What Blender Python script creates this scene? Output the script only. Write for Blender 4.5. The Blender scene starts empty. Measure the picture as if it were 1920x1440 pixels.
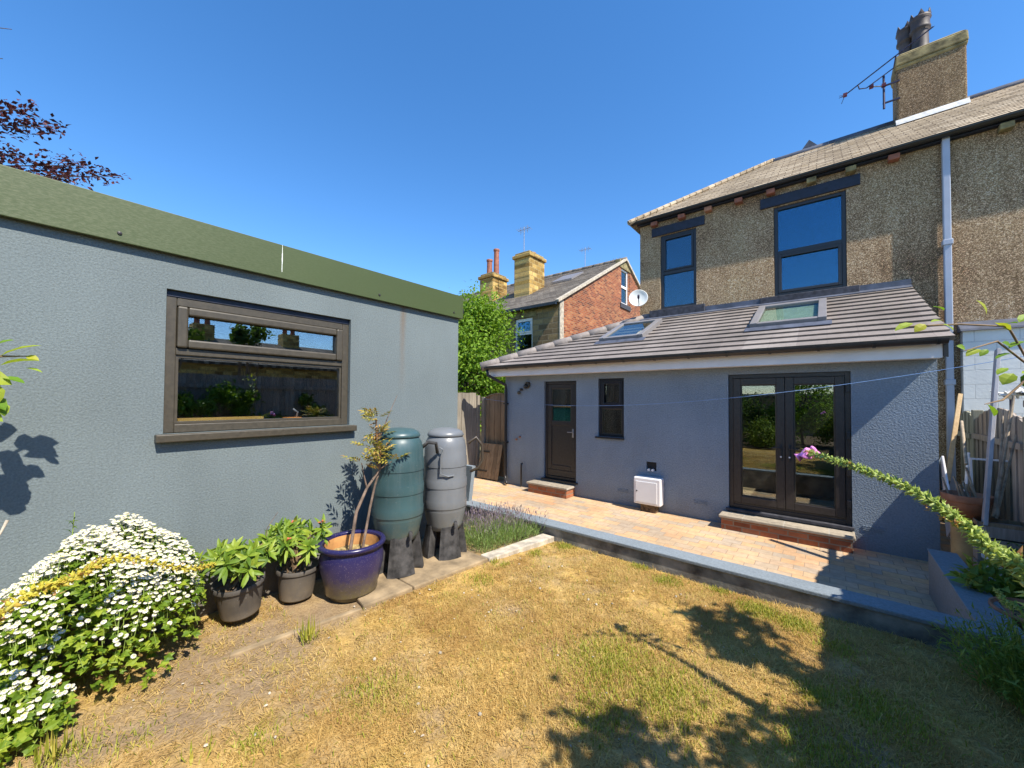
import bpy, math, random
import numpy as np
from mathutils import Vector, Matrix
random.seed(7); rng = np.random.default_rng(7)
R = math.radians
SC = bpy.context.scene
COL = SC.collection
# ---------------------------------------------------------------- camera
YAW, PITCH, ROLL, FPX, SY, HC = 0.683588, 0.0220015, 0.0067091, 726.721, 12.330, 1.97107
_c, _s = math.cos(YAW), math.sin(YAW); _cp, _sp = math.cos(PITCH), math.sin(PITCH); _cr, _sr = math.cos(ROLL), math.sin(ROLL)
_r = Vector((_c, _s, 0)); _f0 = Vector((-_s, _c, 0)); _u0 = Vector((0, 0, 1))
CF = _cp*_f0 + _sp*_u0; _u = -_sp*_f0 + _cp*_u0
CR = _cr*_r + _sr*_u; CU = -_sr*_r + _cr*_u
CO = Vector((0, 0, HC))
cam = bpy.data.cameras.new('camera'); camo = bpy.data.objects.new('camera', cam); COL.objects.link(camo)
M3 = Matrix((CR, CU, -CF)).transposed()
camo.matrix_world = Matrix.Translation(CO) @ M3.to_4x4()
cam.sensor_width = 36; cam.lens = FPX/1920*36; cam.shift_y = SY/1920
cam.clip_start = 0.05; cam.clip_end = 2000
SC.camera = camo
def pix(px, py, ax, val):          # point of the scene seen at a photo pixel, on the plane axis=val
    d = CF + CR*((px-960)/FPX) + CU*((720+SY-py)/FPX)
    return CO + d*((val-CO[ax])/d[ax])
def pixd(px, py, depth):
    return CO + (CF + CR*((px-960)/FPX) + CU*((720+SY-py)/FPX))*depth
# ---------------------------------------------------------------- light
SUN = Vector((0.80, -0.15, 1.0)).normalized()      # direction towards the sun
elev = math.asin(SUN.z); azim = math.atan2(SUN.x, SUN.y)
w = bpy.data.worlds.new('World'); SC.world = w; w.use_nodes = True
nt = w.node_tree; nt.nodes.clear()
sky = nt.nodes.new('ShaderNodeTexSky'); sky.sky_type = 'NISHITA'; sky.sun_disc = False
sky.sun_elevation = elev; sky.sun_rotation = azim; sky.altitude = 0; sky.air_density = 1.0; sky.dust_density = 0.1; sky.ozone_density = 4.5
hs = nt.nodes.new('ShaderNodeHueSaturation'); hs.inputs['Saturation'].default_value = 1.225
bg = nt.nodes.new('ShaderNodeBackground'); bg.inputs[1].default_value = 0.131
wo = nt.nodes.new('ShaderNodeOutputWorld')
tn = nt.nodes.new('ShaderNodeMixRGB'); tn.blend_type = 'MULTIPLY'; tn.inputs[0].default_value = 1; tn.inputs[2].default_value = (1.0, .945, .95, 1)
nt.links.new(sky.outputs[0], hs.inputs['Color']); nt.links.new(hs.outputs[0], tn.inputs[1]); nt.links.new(tn.outputs[0], bg.inputs[0]); nt.links.new(bg.outputs[0], wo.inputs[0])
sl = bpy.data.lights.new('sun', 'SUN'); sl.energy = 4.0; sl.angle = R(0.5); sl.color = (1.0, 0.93, 0.82)
so = bpy.data.objects.new('sun', sl); COL.objects.link(so); so.rotation_euler = SUN.to_track_quat('Z', 'Y').to_euler()
SC.view_settings.view_transform = 'Standard'; SC.view_settings.look = 'None'; SC.view_settings.gamma = 1
SC.view_settings.exposure = 1.08
SC.render.engine = 'CYCLES'
# ---------------------------------------------------------------- node helpers / materials
class NM:
    def __init__(s, name):
        s.m = bpy.data.materials.new(name); s.m.use_nodes = True; s.t = s.m.node_tree; s.t.nodes.clear()
        s.out = s.t.nodes.new('ShaderNodeOutputMaterial')
    def n(s, typ, **kw):
        n = s.t.nodes.new('ShaderNode'+typ)
        for k, v in kw.items():
            if k.startswith('i_'):
                key = k[2:].replace('_', ' ')
                n.inputs[key].default_value = v
            else: setattr(n, k, v)
        return n
    def l(s, a, b): s.t.links.new(a, b)
    def coord(s, order='xyz', scale=(1, 1, 1)):
        g = s.n('NewGeometry')
        if order == 'xyz' and scale == (1, 1, 1): return g.outputs['Position']
        sp = s.n('SeparateXYZ'); s.l(g.outputs['Position'], sp.inputs[0]); cb = s.n('CombineXYZ')
        for i, ch in enumerate(order):
            if ch == '0': continue
            mt = s.n('Math', operation='MULTIPLY'); s.l(sp.outputs['xyz'.index(ch)], mt.inputs[0]); mt.inputs[1].default_value = scale[i]
            s.l(mt.outputs[0], cb.inputs[i])
        return cb.outputs[0]
    def noise(s, vec, scale, detail=4, rough=.55, dist=0):
        n = s.n('TexNoise'); s.l(vec, n.inputs['Vector']); n.inputs['Scale'].default_value = scale
        n.inputs['Detail'].default_value = detail; n.inputs['Roughness'].default_value = rough; n.inputs['Distortion'].default_value = dist
        return n.outputs['Fac']
    def ramp(s, fac, stops):
        r = s.n('ValToRGB'); s.l(fac, r.inputs[0]); e = r.color_ramp.elements
        while len(e) < len(stops): e.new(0.5)
        for k, (p, c) in enumerate(stops):
            e[k].position = p; e[k].color = (c[0], c[1], c[2], 1) if not isinstance(c, (int, float)) else (c, c, c, 1)
        return r.outputs[0]
    def mix(s, fac, a, b, mode='MIX'):
        m = s.n('MixRGB', blend_type=mode)
        for i, v in enumerate((fac, a, b)):
            if isinstance(v, (int, float)): m.inputs[i].default_value = v
            elif isinstance(v, tuple): m.inputs[i].default_value = (*v[:3], 1)
            else: s.l(v, m.inputs[i])
        return m.outputs[0]
    def math(s, op, a, b=0.0):
        m = s.n('Math', operation=op)
        for i, v in enumerate((a, b)):
            if isinstance(v, (int, float)): m.inputs[i].default_value = v
            else: s.l(v, m.inputs[i])
        return m.outputs[0]
    def bump(s, h, strength=.3, dist=.01):
        b = s.n('Bump'); b.inputs['Strength'].default_value = strength; b.inputs['Distance'].default_value = dist
        s.l(h, b.inputs['Height']); return b.outputs[0]
    def bsdf(s, col, rough=.8, metal=0, bump=None, spec=.5):
        p = s.n('BsdfPrincipled')
        if isinstance(col, tuple): p.inputs['Base Color'].default_value = (*col[:3], 1)
        else: s.l(col, p.inputs['Base Color'])
        if isinstance(rough, (int, float)): p.inputs['Roughness'].default_value = rough
        else: s.l(rough, p.inputs['Roughness'])
        p.inputs['Metallic'].default_value = metal; p.inputs['Specular IOR Level'].default_value = spec
        if bump: s.l(bump, p.inputs['Normal'])
        s.l(p.outputs[0], s.out.inputs[0]); return p
def plain(name, col, rough=.6, metal=0, var=.12, scale=9, bump=.0, spec=.5):
    m = NM(name); v = m.coord(); f = m.noise(v, scale, 5)
    c2 = tuple(min(1, c*(1+var*1.6)) for c in col); c1 = tuple(c*(1-var*1.6) for c in col)
    col_ = m.ramp(f, [(.3, c1), (.7, c2)])
    b = m.bump(m.noise(v, scale*9, 3), bump, .004) if bump else None
    m.bsdf(col_, rough, metal, b, spec); return m.m
def leafmat(name, cols, trans=.35, rough=.5):
    m = NM(name); g = m.n('NewGeometry')
    c = m.ramp(g.outputs['Random Per Island'], [(i/max(1, len(cols)-1), k) for i, k in enumerate(cols)])
    p = m.n('BsdfPrincipled'); m.l(c, p.inputs['Base Color']); p.inputs['Roughness'].default_value = rough; p.inputs['Specular IOR Level'].default_value = .3
    t = m.n('BsdfTranslucent'); m.l(m.mix(1.0, c, (1.25, 1.2, .6), 'MULTIPLY'), t.inputs[0])
    x = m.n('MixShader'); x.inputs[0].default_value = trans; m.l(p.outputs[0], x.inputs[1]); m.l(t.outputs[0], x.inputs[2]); m.l(x.outputs[0], m.out.inputs[0])
    return m.m
def glass(name, ior=1.9, tint=(.75, .8, .8), rough=.0, refl=(1, 1, 1)):
    m = NM(name); fr = m.n('Fresnel'); fr.inputs[0].default_value = ior
    t = m.n('BsdfTransparent'); t.inputs[0].default_value = (*tint, 1)
    g = m.n('BsdfGlossy'); g.inputs['Roughness'].default_value = rough; g.inputs[0].default_value = (*refl, 1)
    gb = m.n('NewGeometry'); x = m.n('MixShader'); m.l(m.math('MULTIPLY', fr.outputs[0], m.math('SUBTRACT', 1.0, gb.outputs['Backfacing'])), x.inputs[0]); m.l(t.outputs[0], x.inputs[1]); m.l(g.outputs[0], x.inputs[2]); m.l(x.outputs[0], m.out.inputs[0])
    return m.m
def stucco(name, base, bscale, bstr, bdist, drip=False):
    m = NM(name); v = m.coord()
    f = m.noise(v, bscale, 3, .6); g = m.noise(v, .85, 5)
    k = m.ramp(f, [(.3, tuple(c*.72 for c in base)), (.7, tuple(min(1, c*1.25) for c in base))])
    c = m.mix(.38, k, m.ramp(g, [(.35, tuple(c*.75 for c in base)), (.7, tuple(c*1.2 for c in base))]))
    stk = m.noise(m.coord('xyz', (3.5, 3.5, .6)), 1.3, 5, .6, .4)
    c = m.mix(.22, c, m.ramp(stk, [(.3, .40), (.7, .58)]), 'OVERLAY')
    if not drip:
        s0 = m.n('SeparateXYZ'); m.l(v, s0.inputs[0]); z0 = m.n('MapRange'); m.l(s0.outputs[2], z0.inputs[0]); z0.inputs[1].default_value = .38; z0.inputs[2].default_value = .0
        c = m.mix(m.math('MULTIPLY', z0.outputs[0], m.math('MULTIPLY', stk, .6)), c, (.14, .12, .09))
    if drip:   # rust run under one fascia joint, a pale splash under another, earth splashed up from the soil
        sp = m.n('SeparateXYZ'); m.l(v, sp.inputs[0])
        nz = m.noise(m.coord('xyz', (1, 1, .25)), 14, 4)
        yy = m.math('ADD', sp.outputs[1], m.math('MULTIPLY', nz, .06))
        def run(y0, wd, zlo, zhi):
            a = m.math('ABSOLUTE', m.math('SUBTRACT', yy, y0)); a = m.math('SUBTRACT', 1.0, m.math('DIVIDE', a, wd)); a = m.math('MAXIMUM', a, 0)
            z = m.n('MapRange'); m.l(sp.outputs[2], z.inputs[0]); z.inputs[1].default_value = zlo; z.inputs[2].default_value = zhi
            return m.math('MULTIPLY', a, z.outputs[0])
        c = m.mix(m.math('MULTIPLY', run(2.55, .05, 2.0, 2.9), .55), c, (.16, .09, .04))
        z = m.n('MapRange'); m.l(sp.outputs[2], z.inputs[0]); z.inputs[1].default_value = .85; z.inputs[2].default_value = .36
        c = m.mix(m.math('MULTIPLY', z.outputs[0], m.math('MULTIPLY', nz, 1.1)), c, (.17, .12, .07))
    m.bsdf(c, .85, 0, m.bump(f, bstr, bdist), .3); return m.m
def brickmat(name, order, bw, bh, cols, mortar, msize=.01, offset=.5, noise_amt=.25, bump=.5, bdist=.006, rough=.85, warp=0.0, shift=0.0, spots=None):
    m = NM(name); v = m.coord(order)
    if warp:
        nz = m.n('TexNoise'); m.l(v, nz.inputs['Vector']); nz.inputs['Scale'].default_value = 2.2
        a = m.n('VectorMath', operation='SCALE'); m.l(nz.outputs['Color'], a.inputs[0]); a.inputs['Scale'].default_value = warp
        b = m.n('VectorMath', operation='ADD'); m.l(v, b.inputs[0]); m.l(a.outputs[0], b.inputs[1]); v = b.outputs[0]
    if shift:
        b = m.n('VectorMath', operation='ADD'); m.l(v, b.inputs[0]); b.inputs[1].default_value = (0, shift, 0); v = b.outputs[0]
    k = m.n('TexBrick'); m.l(v, k.inputs['Vector']); k.offset = offset
    k.inputs['Color1'].default_value = (0, 0, 0, 1); k.inputs['Color2'].default_value = (1, 1, 1, 1); k.inputs['Mortar'].default_value = (.5, .5, .5, 1)
    k.inputs['Scale'].default_value = 1; k.inputs['Mortar Size'].default_value = msize; k.inputs['Mortar Smooth'].default_value = .2
    k.inputs['Bias'].default_value = 0; k.inputs['Brick Width'].default_value = bw; k.inputs['Row Height'].default_value = bh
    p = m.coord(); nf = m.noise(p, 14, 5, .65)
    c = m.ramp(k.outputs['Color'], [(i/max(1, len(cols)-1), q) for i, q in enumerate(cols)])
    c = m.mix(noise_amt, c, m.ramp(nf, [(.3, 0.03), (.75, 0.9)]), 'OVERLAY')
    c = m.mix(.35, c, m.ramp(m.noise(p, .9, 4), [(.35, .25), (.65, .75)]), 'OVERLAY')
    if spots:
        c = m.mix(m.ramp(m.noise(p, 5, 6, .7), [(.58, 0.0), (.66, .8)]), c, spots)
    c = m.mix(k.outputs['Fac'], c, mortar)
    h = m.math('SUBTRACT', m.math('MULTIPLY', nf, .35), m.math('MULTIPLY', k.outputs['Fac'], 1.0))
    m.bsdf(c, rough, 0, m.bump(h, bump, bdist), .25); return m.m
def pebbledash(name, dark=1.0):
    m = NM(name); v = m.coord()
    vo = m.n('TexVoronoi'); m.l(v, vo.inputs['Vector']); vo.inputs['Scale'].default_value = 105
    g = m.noise(v, 1.1, 5, .6); f = m.noise(v, 24, 4, .7)
    vr = m.noise(m.coord('xyz', (3.0, 3.0, .5)), 2.0, 4)
    sep = m.n('SeparateColor'); m.l(vo.outputs['Color'], sep.inputs[0])
    d = dark
    c = m.ramp(sep.outputs[0], [(0, (.15*d, .095*d, .05*d)), (.45, (.32*d, .21*d, .115*d)), (.75, (.50*d, .34*d, .195*d)), (1, (.92*d, .70*d, .46*d))])
    c = m.mix(.75, c, m.ramp(g, [(.3, .25), (.7, .72)]), 'OVERLAY')
    c = m.mix(.4, c, m.ramp(f, [(.35, .2), (.65, .8)]), 'OVERLAY')
    c = m.mix(.38, c, m.ramp(vr, [(.3, .3), (.7, .7)]), 'OVERLAY')
    c = m.mix(m.ramp(m.noise(v, .55, 4, .6), [(.5, 0.0), (.7, .3)]), c, (.20*d, .175*d, .085*d))
    h = m.math('ADD', m.math('MULTIPLY', vo.outputs['Distance'], -1.2), f)
    m.bsdf(c, .9, 0, m.bump(h, .8, .014), .2); return m.m
def woodmat(name, cols, axis='z', rough=.85, sc=1.0):
    m = NM(name)
    s3 = [14*sc, 14*sc, 14*sc]; s3['xyz'.index(axis)] = .9*sc
    v = m.coord('xyz', tuple(s3)); f = m.noise(v, 2.2, 6, .65, .6); g = m.noise(m.coord(), 1.7, 3)
    geo = m.n('NewGeometry')
    c = m.ramp(f, [(.25, cols[0]), (.5, cols[1]), (.75, cols[2])])
    c = m.mix(.55, c, m.ramp(geo.outputs['Random Per Island'], [(0, .3), (1, .68)]), 'OVERLAY')
    c = m.mix(.3, c, m.ramp(g, [(.3, .2), (.7, .8)]), 'OVERLAY')
    m.bsdf(c, rough, 0, m.bump(f, .35, .004), .25); return m.m
def tilemat(name, cols, order='xy0', bw=.3, bh=.27, msize=.004, joint=(.05, .04, .04), rough=.7, off=.5, lichen=None, shift=0):
    return brickmat(name, order, bw, bh, cols, joint, msize, off, .18, .3, .003, rough, 0, shift, lichen)
M = {}
M['garage'] = stucco('garage_render', (.150, .180, .184), 85, .6, .007, True)
M['ext'] = stucco('extension_render', (.225, .275, .325), 48, .85, .014)
M['coping'] = stucco('wall_paint', (.205, .238, .258), 60, .4, .005)
M['fascia_green'] = None
def _fg():
    m = NM('green_fascia'); v = m.coord('xyz', (30, 7, 30)); f = m.noise(v, 5, 5, .7); g = m.noise(m.coord(), .8, 3)
    sp = m.n('SeparateXYZ'); m.l(m.coord(), sp.inputs[0]); fade = m.n('MapRange'); m.l(sp.outputs[1], fade.inputs[0]); fade.inputs[1].default_value = 1.6; fade.inputs[2].default_value = -.4
    c = m.mix(m.math('MULTIPLY', m.ramp(f, [(.42, 0.0), (.62, 1.0)]), m.math('ADD', m.math('MULTIPLY', fade.outputs[0], .42), .05)), (.050, .072, .018), (.17, .18, .10))
    c = m.mix(.15, c, m.ramp(g, [(.3, .3), (.7, .7)]), 'OVERLAY')
    yj = m.math('ABSOLUTE', m.math('SUBTRACT', sp.outputs[1], 1.285)); nz = m.noise(m.coord('xyz', (1, 60, 14)), 1, 3)
    j = m.math('MULTIPLY', m.math('LESS_THAN', yj, m.math('MULTIPLY', m.math('MULTIPLY', nz, nz), .010)), m.math('GREATER_THAN', sp.outputs[2], m.math('ADD', 3.0, m.math('MULTIPLY', nz, .06))))
    c = m.mix(j, c, (.75, .78, .72))
    m.bsdf(c, .55, 0, m.bump(f, .15, .003)); return m.m
M['fascia_green'] = _fg()
M['bronze'] = plain('bronze_window_foil', (.060, .050, .034), .45, 0, .12, 30, .1)
M['black'] = plain('black_window_foil', (.020, .019, .021), .38, 0, .15, 30)
M['brownblack'] = plain('dark_brown_foil', (.034, .028, .025), .4, 0, .15, 30)
M['navy'] = plain('navy_painted_timber', (.010, .014, .030), .55, 0, .3, 12, .25)
M['slate_sill'] = plain('dark_stone_sill', (.045, .045, .055), .8, 0, .3, 14, .5)
M['lead'] = plain('lead_flashing', (.075, .085, .115), .6, 0, .25, 6, .3)
M['fillet'] = plain('pale_mortar_fillet', (.55, .55, .54), .9, 0, .15, 12, .4)
M['white'] = plain('white_upvc', (.80, .77, .76), .4, 0, .04, 3)
M['whitebox'] = plain('white_grp', (.72, .71, .70), .4, 0, .03, 3)
M['greypipe'] = plain('pale_grey_upvc', (.40, .43, .50), .4, 0, .05, 3)
M['gutter'] = plain('black_gutter_plastic', (.020, .019, .019), .35, 0, .15, 5)
M['gutter_brown'] = plain('brown_gutter_plastic', (.036, .028, .024), .4, 0, .15, 5)
M['glass'] = glass('window_glass', 8.0)
M['glass_blue'] = glass('upper_window_glass', 9.0, refl=(.52, .82, 1.0))
M['glass_frost'] = glass('frosted_window_glass', 8.0, rough=.12, refl=(.58, .78, .92))
M['glass_garage'] = glass('garage_window_glass', 5.0, (.95, .97, .97), refl=(.88, .94, 1.0))
M['glass_clear'] = glass('clear_glass', 1.6)
M['glass_dim'] = glass('dim_glass', 1.7, refl=(.6, .8, .75))
M['peb'] = pebbledash('pebbledash')
M['pebchim'] = pebbledash('pebbledash_chimney', .66)
M['capstone'] = plain('mossy_chimney_cap', (.22, .18, .085), .95, 0, .4, 7, .8)
M['potclay'] = plain('sooty_clay_pot', (.062, .045, .040), .6, 0, .4, 6, .2)
M['redclay'] = plain('red_clay_pot', (.28, .10, .055), .7, 0, .25, 8, .2)
M['terracotta'] = plain('terracotta', (.36, .16, .085), .8, 0, .2, 9, .2)
M['yclay'] = plain('yellow_salt_glazed_clay', (.42, .27, .11), .55, 0, .2, 6, .1)
M['tile_ext'] = tilemat('concrete_interlocking_tile', [(.20, .172, .152), (.235, .202, .178), (.27, .235, .208)], 'xy0', .33, 5, .002, joint=(.17, .14, .135), rough=.75)
M['hiptile'] = plain('concrete_hip_tile', (.215, .185, .165), .75, 0, .15, 10, .2)
M['tile_main'] = tilemat('stone_slate', [(.29, .225, .15), (.41, .325, .22), (.50, .41, .29)], 'xy0', .26, .1223, .0085, (.11, .08, .05), .9, .5, (.34, .25, .13), shift=-9.31)
M['tile_stone'] = tilemat('old_slate', [(.15, .125, .10), (.20, .17, .135), (.24, .205, .165)], 'xy0', .3, .2, .008, (.06, .05, .04), .9)
M['brick_xz'] = brickmat('red_brick_front', 'xz0', .225, .075, [(.23, .075, .035), (.32, .11, .05), (.38, .15, .075)], (.24, .185, .135), .009)
M['brick_gable'] = brickmat('red_brick_gable', 'yz0', .225, .075, [(.12, .035, .022), (.27, .065, .025), (.33, .095, .035), (.42, .17, .07)], (.25, .17, .11), .011)
M['stone_xz'] = brickmat('gritstone', 'xz0', .46, .21, [(.13, .09, .05), (.24, .17, .085), (.40, .28, .13)], (.26, .20, .12), .022, .45, .3, 1.0, .02, .95, .05)
M['stone_chim'] = brickmat('chimney_stone', 'yz0', .34, .19, [(.20, .115, .035), (.44, .28, .08), (.62, .43, .15)], (.40, .29, .12), .018, .4, .3, 1.0, .02, .95, .05)
M['paving'] = brickmat('block_paving', 'xy0', .235, .157, [(.57, .34, .18), (.54, .365, .20), (.46, .345, .23), (.40, .325, .245), (.58, .375, .215), (.53, .34, .19)], (.30, .215, .14), .0045, .42, .2, .3, .004, .85)
M['stepstone'] = brickmat('sandstone_step', 'xy0', .5, 1.2, [(.30, .26, .20), (.34, .29, .22)], (.38, .34, .28), .008, .5, .3, .3, .004)
M['slab'] = plain('weathered_concrete', (.26, .19, .108), .95, 0, .3, 6, .6)
M['kerb'] = plain('pale_concrete', (.44, .385, .30), .95, 0, .25, 9, .7)
M['wallface'] = plain('stained_render', (.20, .19, .165), .95, 0, .45, 5, .7)
M['fence'] = woodmat('weathered_fence', [(.17, .145, .11), (.29, .255, .20), (.40, .36, .295)])
M['fence_green'] = woodmat('treated_fence', [(.19, .18, .13), (.33, .31, .23), (.46, .43, .33)])
M['fence_brown'] = woodmat('old_brown_fence', [(.18, .145, .12), (.31, .26, .215), (.45, .385, .33)])
M['gatewood'] = woodmat('bare_gate_wood', [(.15, .105, .065), (.25, .18, .11), (.34, .255, .165)])
M['newwood'] = woodmat('fresh_timber', [(.40, .27, .14), (.50, .35, .19), (.58, .43, .25)])
M['pinewood'] = woodmat('yellow_pine', [(.45, .25, .06), (.55, .33, .09), (.62, .40, .14)], 'y')
M['greyboard'] = woodmat('grey_board', [(.34, .33, .34), (.42, .41, .42), (.50, .49, .49)])
M['cane'] = plain('bamboo_cane', (.34, .27, .19), .7, 0, .3, 12, .2)
def dusty(name, col, dust, rough, zlo, zhi):
    m = NM(name); v = m.coord(); a = m.noise(v, 5, 6, .7); st = m.noise(m.coord('xyz', (16, 16, .9)), 1.2, 5, .65); f = m.noise(v, 60, 3, .7)
    c = m.ramp(m.noise(v, 3, 3), [(.3, tuple(k*.85 for k in col)), (.7, tuple(k*1.15 for k in col))])
    c = m.mix(m.ramp(st, [(.50, 0.0), (.72, .38)]), c, tuple(k*.8+.06 for k in col))
    sp = m.n('SeparateXYZ'); m.l(v, sp.inputs[0]); mr = m.n('MapRange'); m.l(sp.outputs[2], mr.inputs[0]); mr.inputs[1].default_value = zhi; mr.inputs[2].default_value = zlo
    c = m.mix(m.math('MULTIPLY', mr.outputs[0], m.ramp(a, [(.35, .05), (.65, .8)])), c, dust)
    c = m.mix(m.ramp(f, [(.66, 0.0), (.72, .35)]), c, (.35, .36, .35))
    m.bsdf(c, m.ramp(a, [(.3, rough*.8), (.7, rough*1.6)]), 0, m.bump(a, .06, .01), .5); return m.m
M['green_butt'] = dusty('dark_green_plastic', (.040, .085, .092), (.16, .14, .09), .34, .62, .95)
M['grey_butt'] = dusty('grey_plastic', (.155, .165, .175), (.14, .13, .09), .32, .60, .95)
M['stand'] = plain('scuffed_black_plastic', (.040, .038, .037), .75, 0, .5, 14, .4)
M['hose'] = plain('brown_hose', (.06, .045, .03), .4)
M['pot_black'] = dusty('dusty_black_pot', (.070, .063, .056), (.20, .155, .10), .6, .36, .66)
def _blue():
    m = NM('blue_glazed_pot'); v = m.coord(); sp = m.n('SeparateXYZ'); m.l(v, sp.inputs[0])
    nz = m.noise(v, 30, 5, .7); zz = m.math('ADD', sp.outputs[2], m.math('MULTIPLY', m.math('SUBTRACT', nz, .5), .22))
    mr = m.n('MapRange'); m.l(zz, mr.inputs[0]); mr.inputs[1].default_value = .38; mr.inputs[2].default_value = .74
    c = m.ramp(mr.outputs[0], [(0, (.13, .105, .05)), (.25, (.085, .068, .06)), (.5, (.034, .027, .085)), (1, (.017, .015, .072))])
    c = m.mix(m.ramp(m.noise(v, 120, 2), [(.62, 0.0), (.7, .5)]), c, (.25, .2, .22))
    m.bsdf(c, .28, 0, m.bump(nz, .1, .003), .5); return m.m
M['blue'] = _blue()
M['pot_inner'] = plain('orange_pot_lining', (.42, .21, .07), .8, 0, .2, 10)
M['soil'] = plain('dry_compost', (.13, .085, .045), 1, 0, .5, 22, 1.0)
M['drysoil'] = plain('dry_stems_and_soil', (.30, .22, .09), 1, 0, .5, 30, 1.0)
M['bark'] = plain('grey_bark', (.17, .12, .09), .9, 0, .35, 14, .6)
M['twig'] = plain('brown_twig', (.20, .13, .07), .85, 0, .3, 14, .3)
M['greenstem'] = plain('green_stem', (.20, .28, .05), .7, 0, .2, 10)
M['yellowstem'] = plain('yellow_stem', (.42, .38, .06), .7, 0, .25, 14)
M['lf_tree'] = leafmat('bright_leaves', [(.10, .19, .012), (.17, .30, .02), (.26, .40, .035)], .4)
M['lf_dark'] = leafmat('dark_leaves', [(.04, .085, .014), (.08, .145, .022), (.13, .21, .035)], .45)
M['lf_beech'] = leafmat('purple_leaves', [(.030, .010, .020), (.065, .018, .026), (.13, .035, .03)], .3)
M['lf_fever'] = leafmat('feverfew_leaves', [(.09, .17, .014), (.19, .29, .024), (.34, .41, .04)], .42)
M['lf_rhodo'] = leafmat('rhododendron_leaves', [(.06, .12, .012), (.15, .24, .02), (.28, .35, .04)], .25)
M['lf_peony'] = leafmat('yellowing_leaves', [(.22, .24, .03), (.36, .32, .06), (.42, .24, .07)], .3)
M['lf_lav'] = leafmat('lavender_leaves', [(.13, .20, .06), (.20, .30, .07), (.28, .36, .13)], .35)
M['lf_lavflower'] = leafmat('faded_lavender', [(.22, .18, .16), (.25, .20, .22), (.16, .12, .2)], .2)
M['lf_fox'] = leafmat('seed_pods', [(.27, .36, .07), (.42, .52, .13), (.58, .64, .25)], .3)
M['lf_foxdry'] = leafmat('dry_seed_pods', [(.52, .44, .05), (.58, .54, .07), (.50, .34, .06)], .3)
M['lf_rose'] = leafmat('sprayed_leaves', [(.13, .26, .02), (.30, .42, .05), (.46, .38, .03)], .4)
M['lf_shade'] = leafmat('fern_leaves', [(.12, .20, .03), (.20, .29, .05), (.32, .40, .09)], .4)
M['lf_brown'] = leafmat('withered_leaves', [(.25, .12, .04), (.42, .22, .08), (.5, .33, .15)], .3)
M['pink'] = plain('pink_petal', (.85, .25, .60), .6, 0, .25, 30)
M['redpetal'] = plain('orange_petal', (.65, .16, .08), .6, 0, .25, 30)
M['petal'] = plain('white_petal', (.62, .59, .49), .6, 0, .04, 20)
M['disc'] = plain('cream_disc', (.62, .52, .16), .7, 0, .2, 60)
def _straw():
    m = NM('dry_grass'); g = m.n('NewGeometry'); v = m.coord()
    c = m.ramp(g.outputs['Random Per Island'], [(0, (.38, .24, .07)), (.35, (.55, .38, .12)), (.7, (.73, .54, .205)), (1, (.48, .325, .10))])
    a = m.noise(v, 1.9, 5, .65); b = m.noise(v, 3.4, 4, .6)
    c = m.mix(m.ramp(a, [(.44, 0.0), (.62, .6)]), c, (.40, .225, .07)); c = m.mix(m.ramp(b, [(.52, 0.0), (.68, .35)]), c, (.44, .37, .08))
    p = m.n('BsdfPrincipled'); m.l(c, p.inputs['Base Color']); p.inputs['Roughness'].default_value = .6; p.inputs['Specular IOR Level'].default_value = .25
    t = m.n('BsdfTranslucent'); m.l(c, t.inputs[0]); x = m.n('MixShader'); x.inputs[0].default_value = .3
    m.l(p.outputs[0], x.inputs[1]); m.l(t.outputs[0], x.inputs[2]); m.l(x.outputs[0], m.out.inputs[0]); return m.m
M['straw'] = _straw()
M['grassgreen'] = leafmat('green_grass', [(.20, .24, .02), (.32, .34, .045), (.50, .42, .09)], .35)
M['line'] = plain('blue_cord', (.22, .36, .62), .5)
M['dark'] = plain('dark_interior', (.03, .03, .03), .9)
M['metal'] = plain('grey_metal', (.30, .30, .31), .45, .6)
M['darkmetal'] = plain('dark_aerial_metal', (.035, .03, .06), .5, .3)
M['redplastic'] = plain('maroon_plastic', (.12, .02, .035), .5)
M['dish'] = plain('pale_dish', (.56, .58, .55), .5, 0, .06, 5)
M['teal'] = plain('teal_paint', (.03, .30, .27), .5, 0, .15, 8)
M['orange'] = plain('orange_box', (.80, .28, .02), .5)
M['felt'] = plain('roof_felt', (.06, .06, .058), .95, 0, .2, 8, .5)
def _wb():
    m = NM('white_painted_block'); v = m.coord('xz0'); k = m.n('TexBrick'); m.l(v, k.inputs['Vector']); k.offset = .5
    k.inputs['Scale'].default_value = 1; k.inputs['Brick Width'].default_value = .45; k.inputs['Row Height'].default_value = .225; k.inputs['Mortar Size'].default_value = .006
    f = m.noise(m.coord(), 30, 4, .7); c = m.ramp(m.noise(m.coord(), 2, 5), [(.3, (.70, .70, .67)), (.7, (.84, .84, .80))])
    c = m.mix(m.math('MULTIPLY', k.outputs['Fac'], .45), c, (.45, .45, .44))
    m.bsdf(c, .9, 0, m.bump(m.math('SUBTRACT', m.math('MULTIPLY', f, .6), k.outputs['Fac']), .7, .008), .25); return m.m
M['block'] = _wb()
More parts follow.
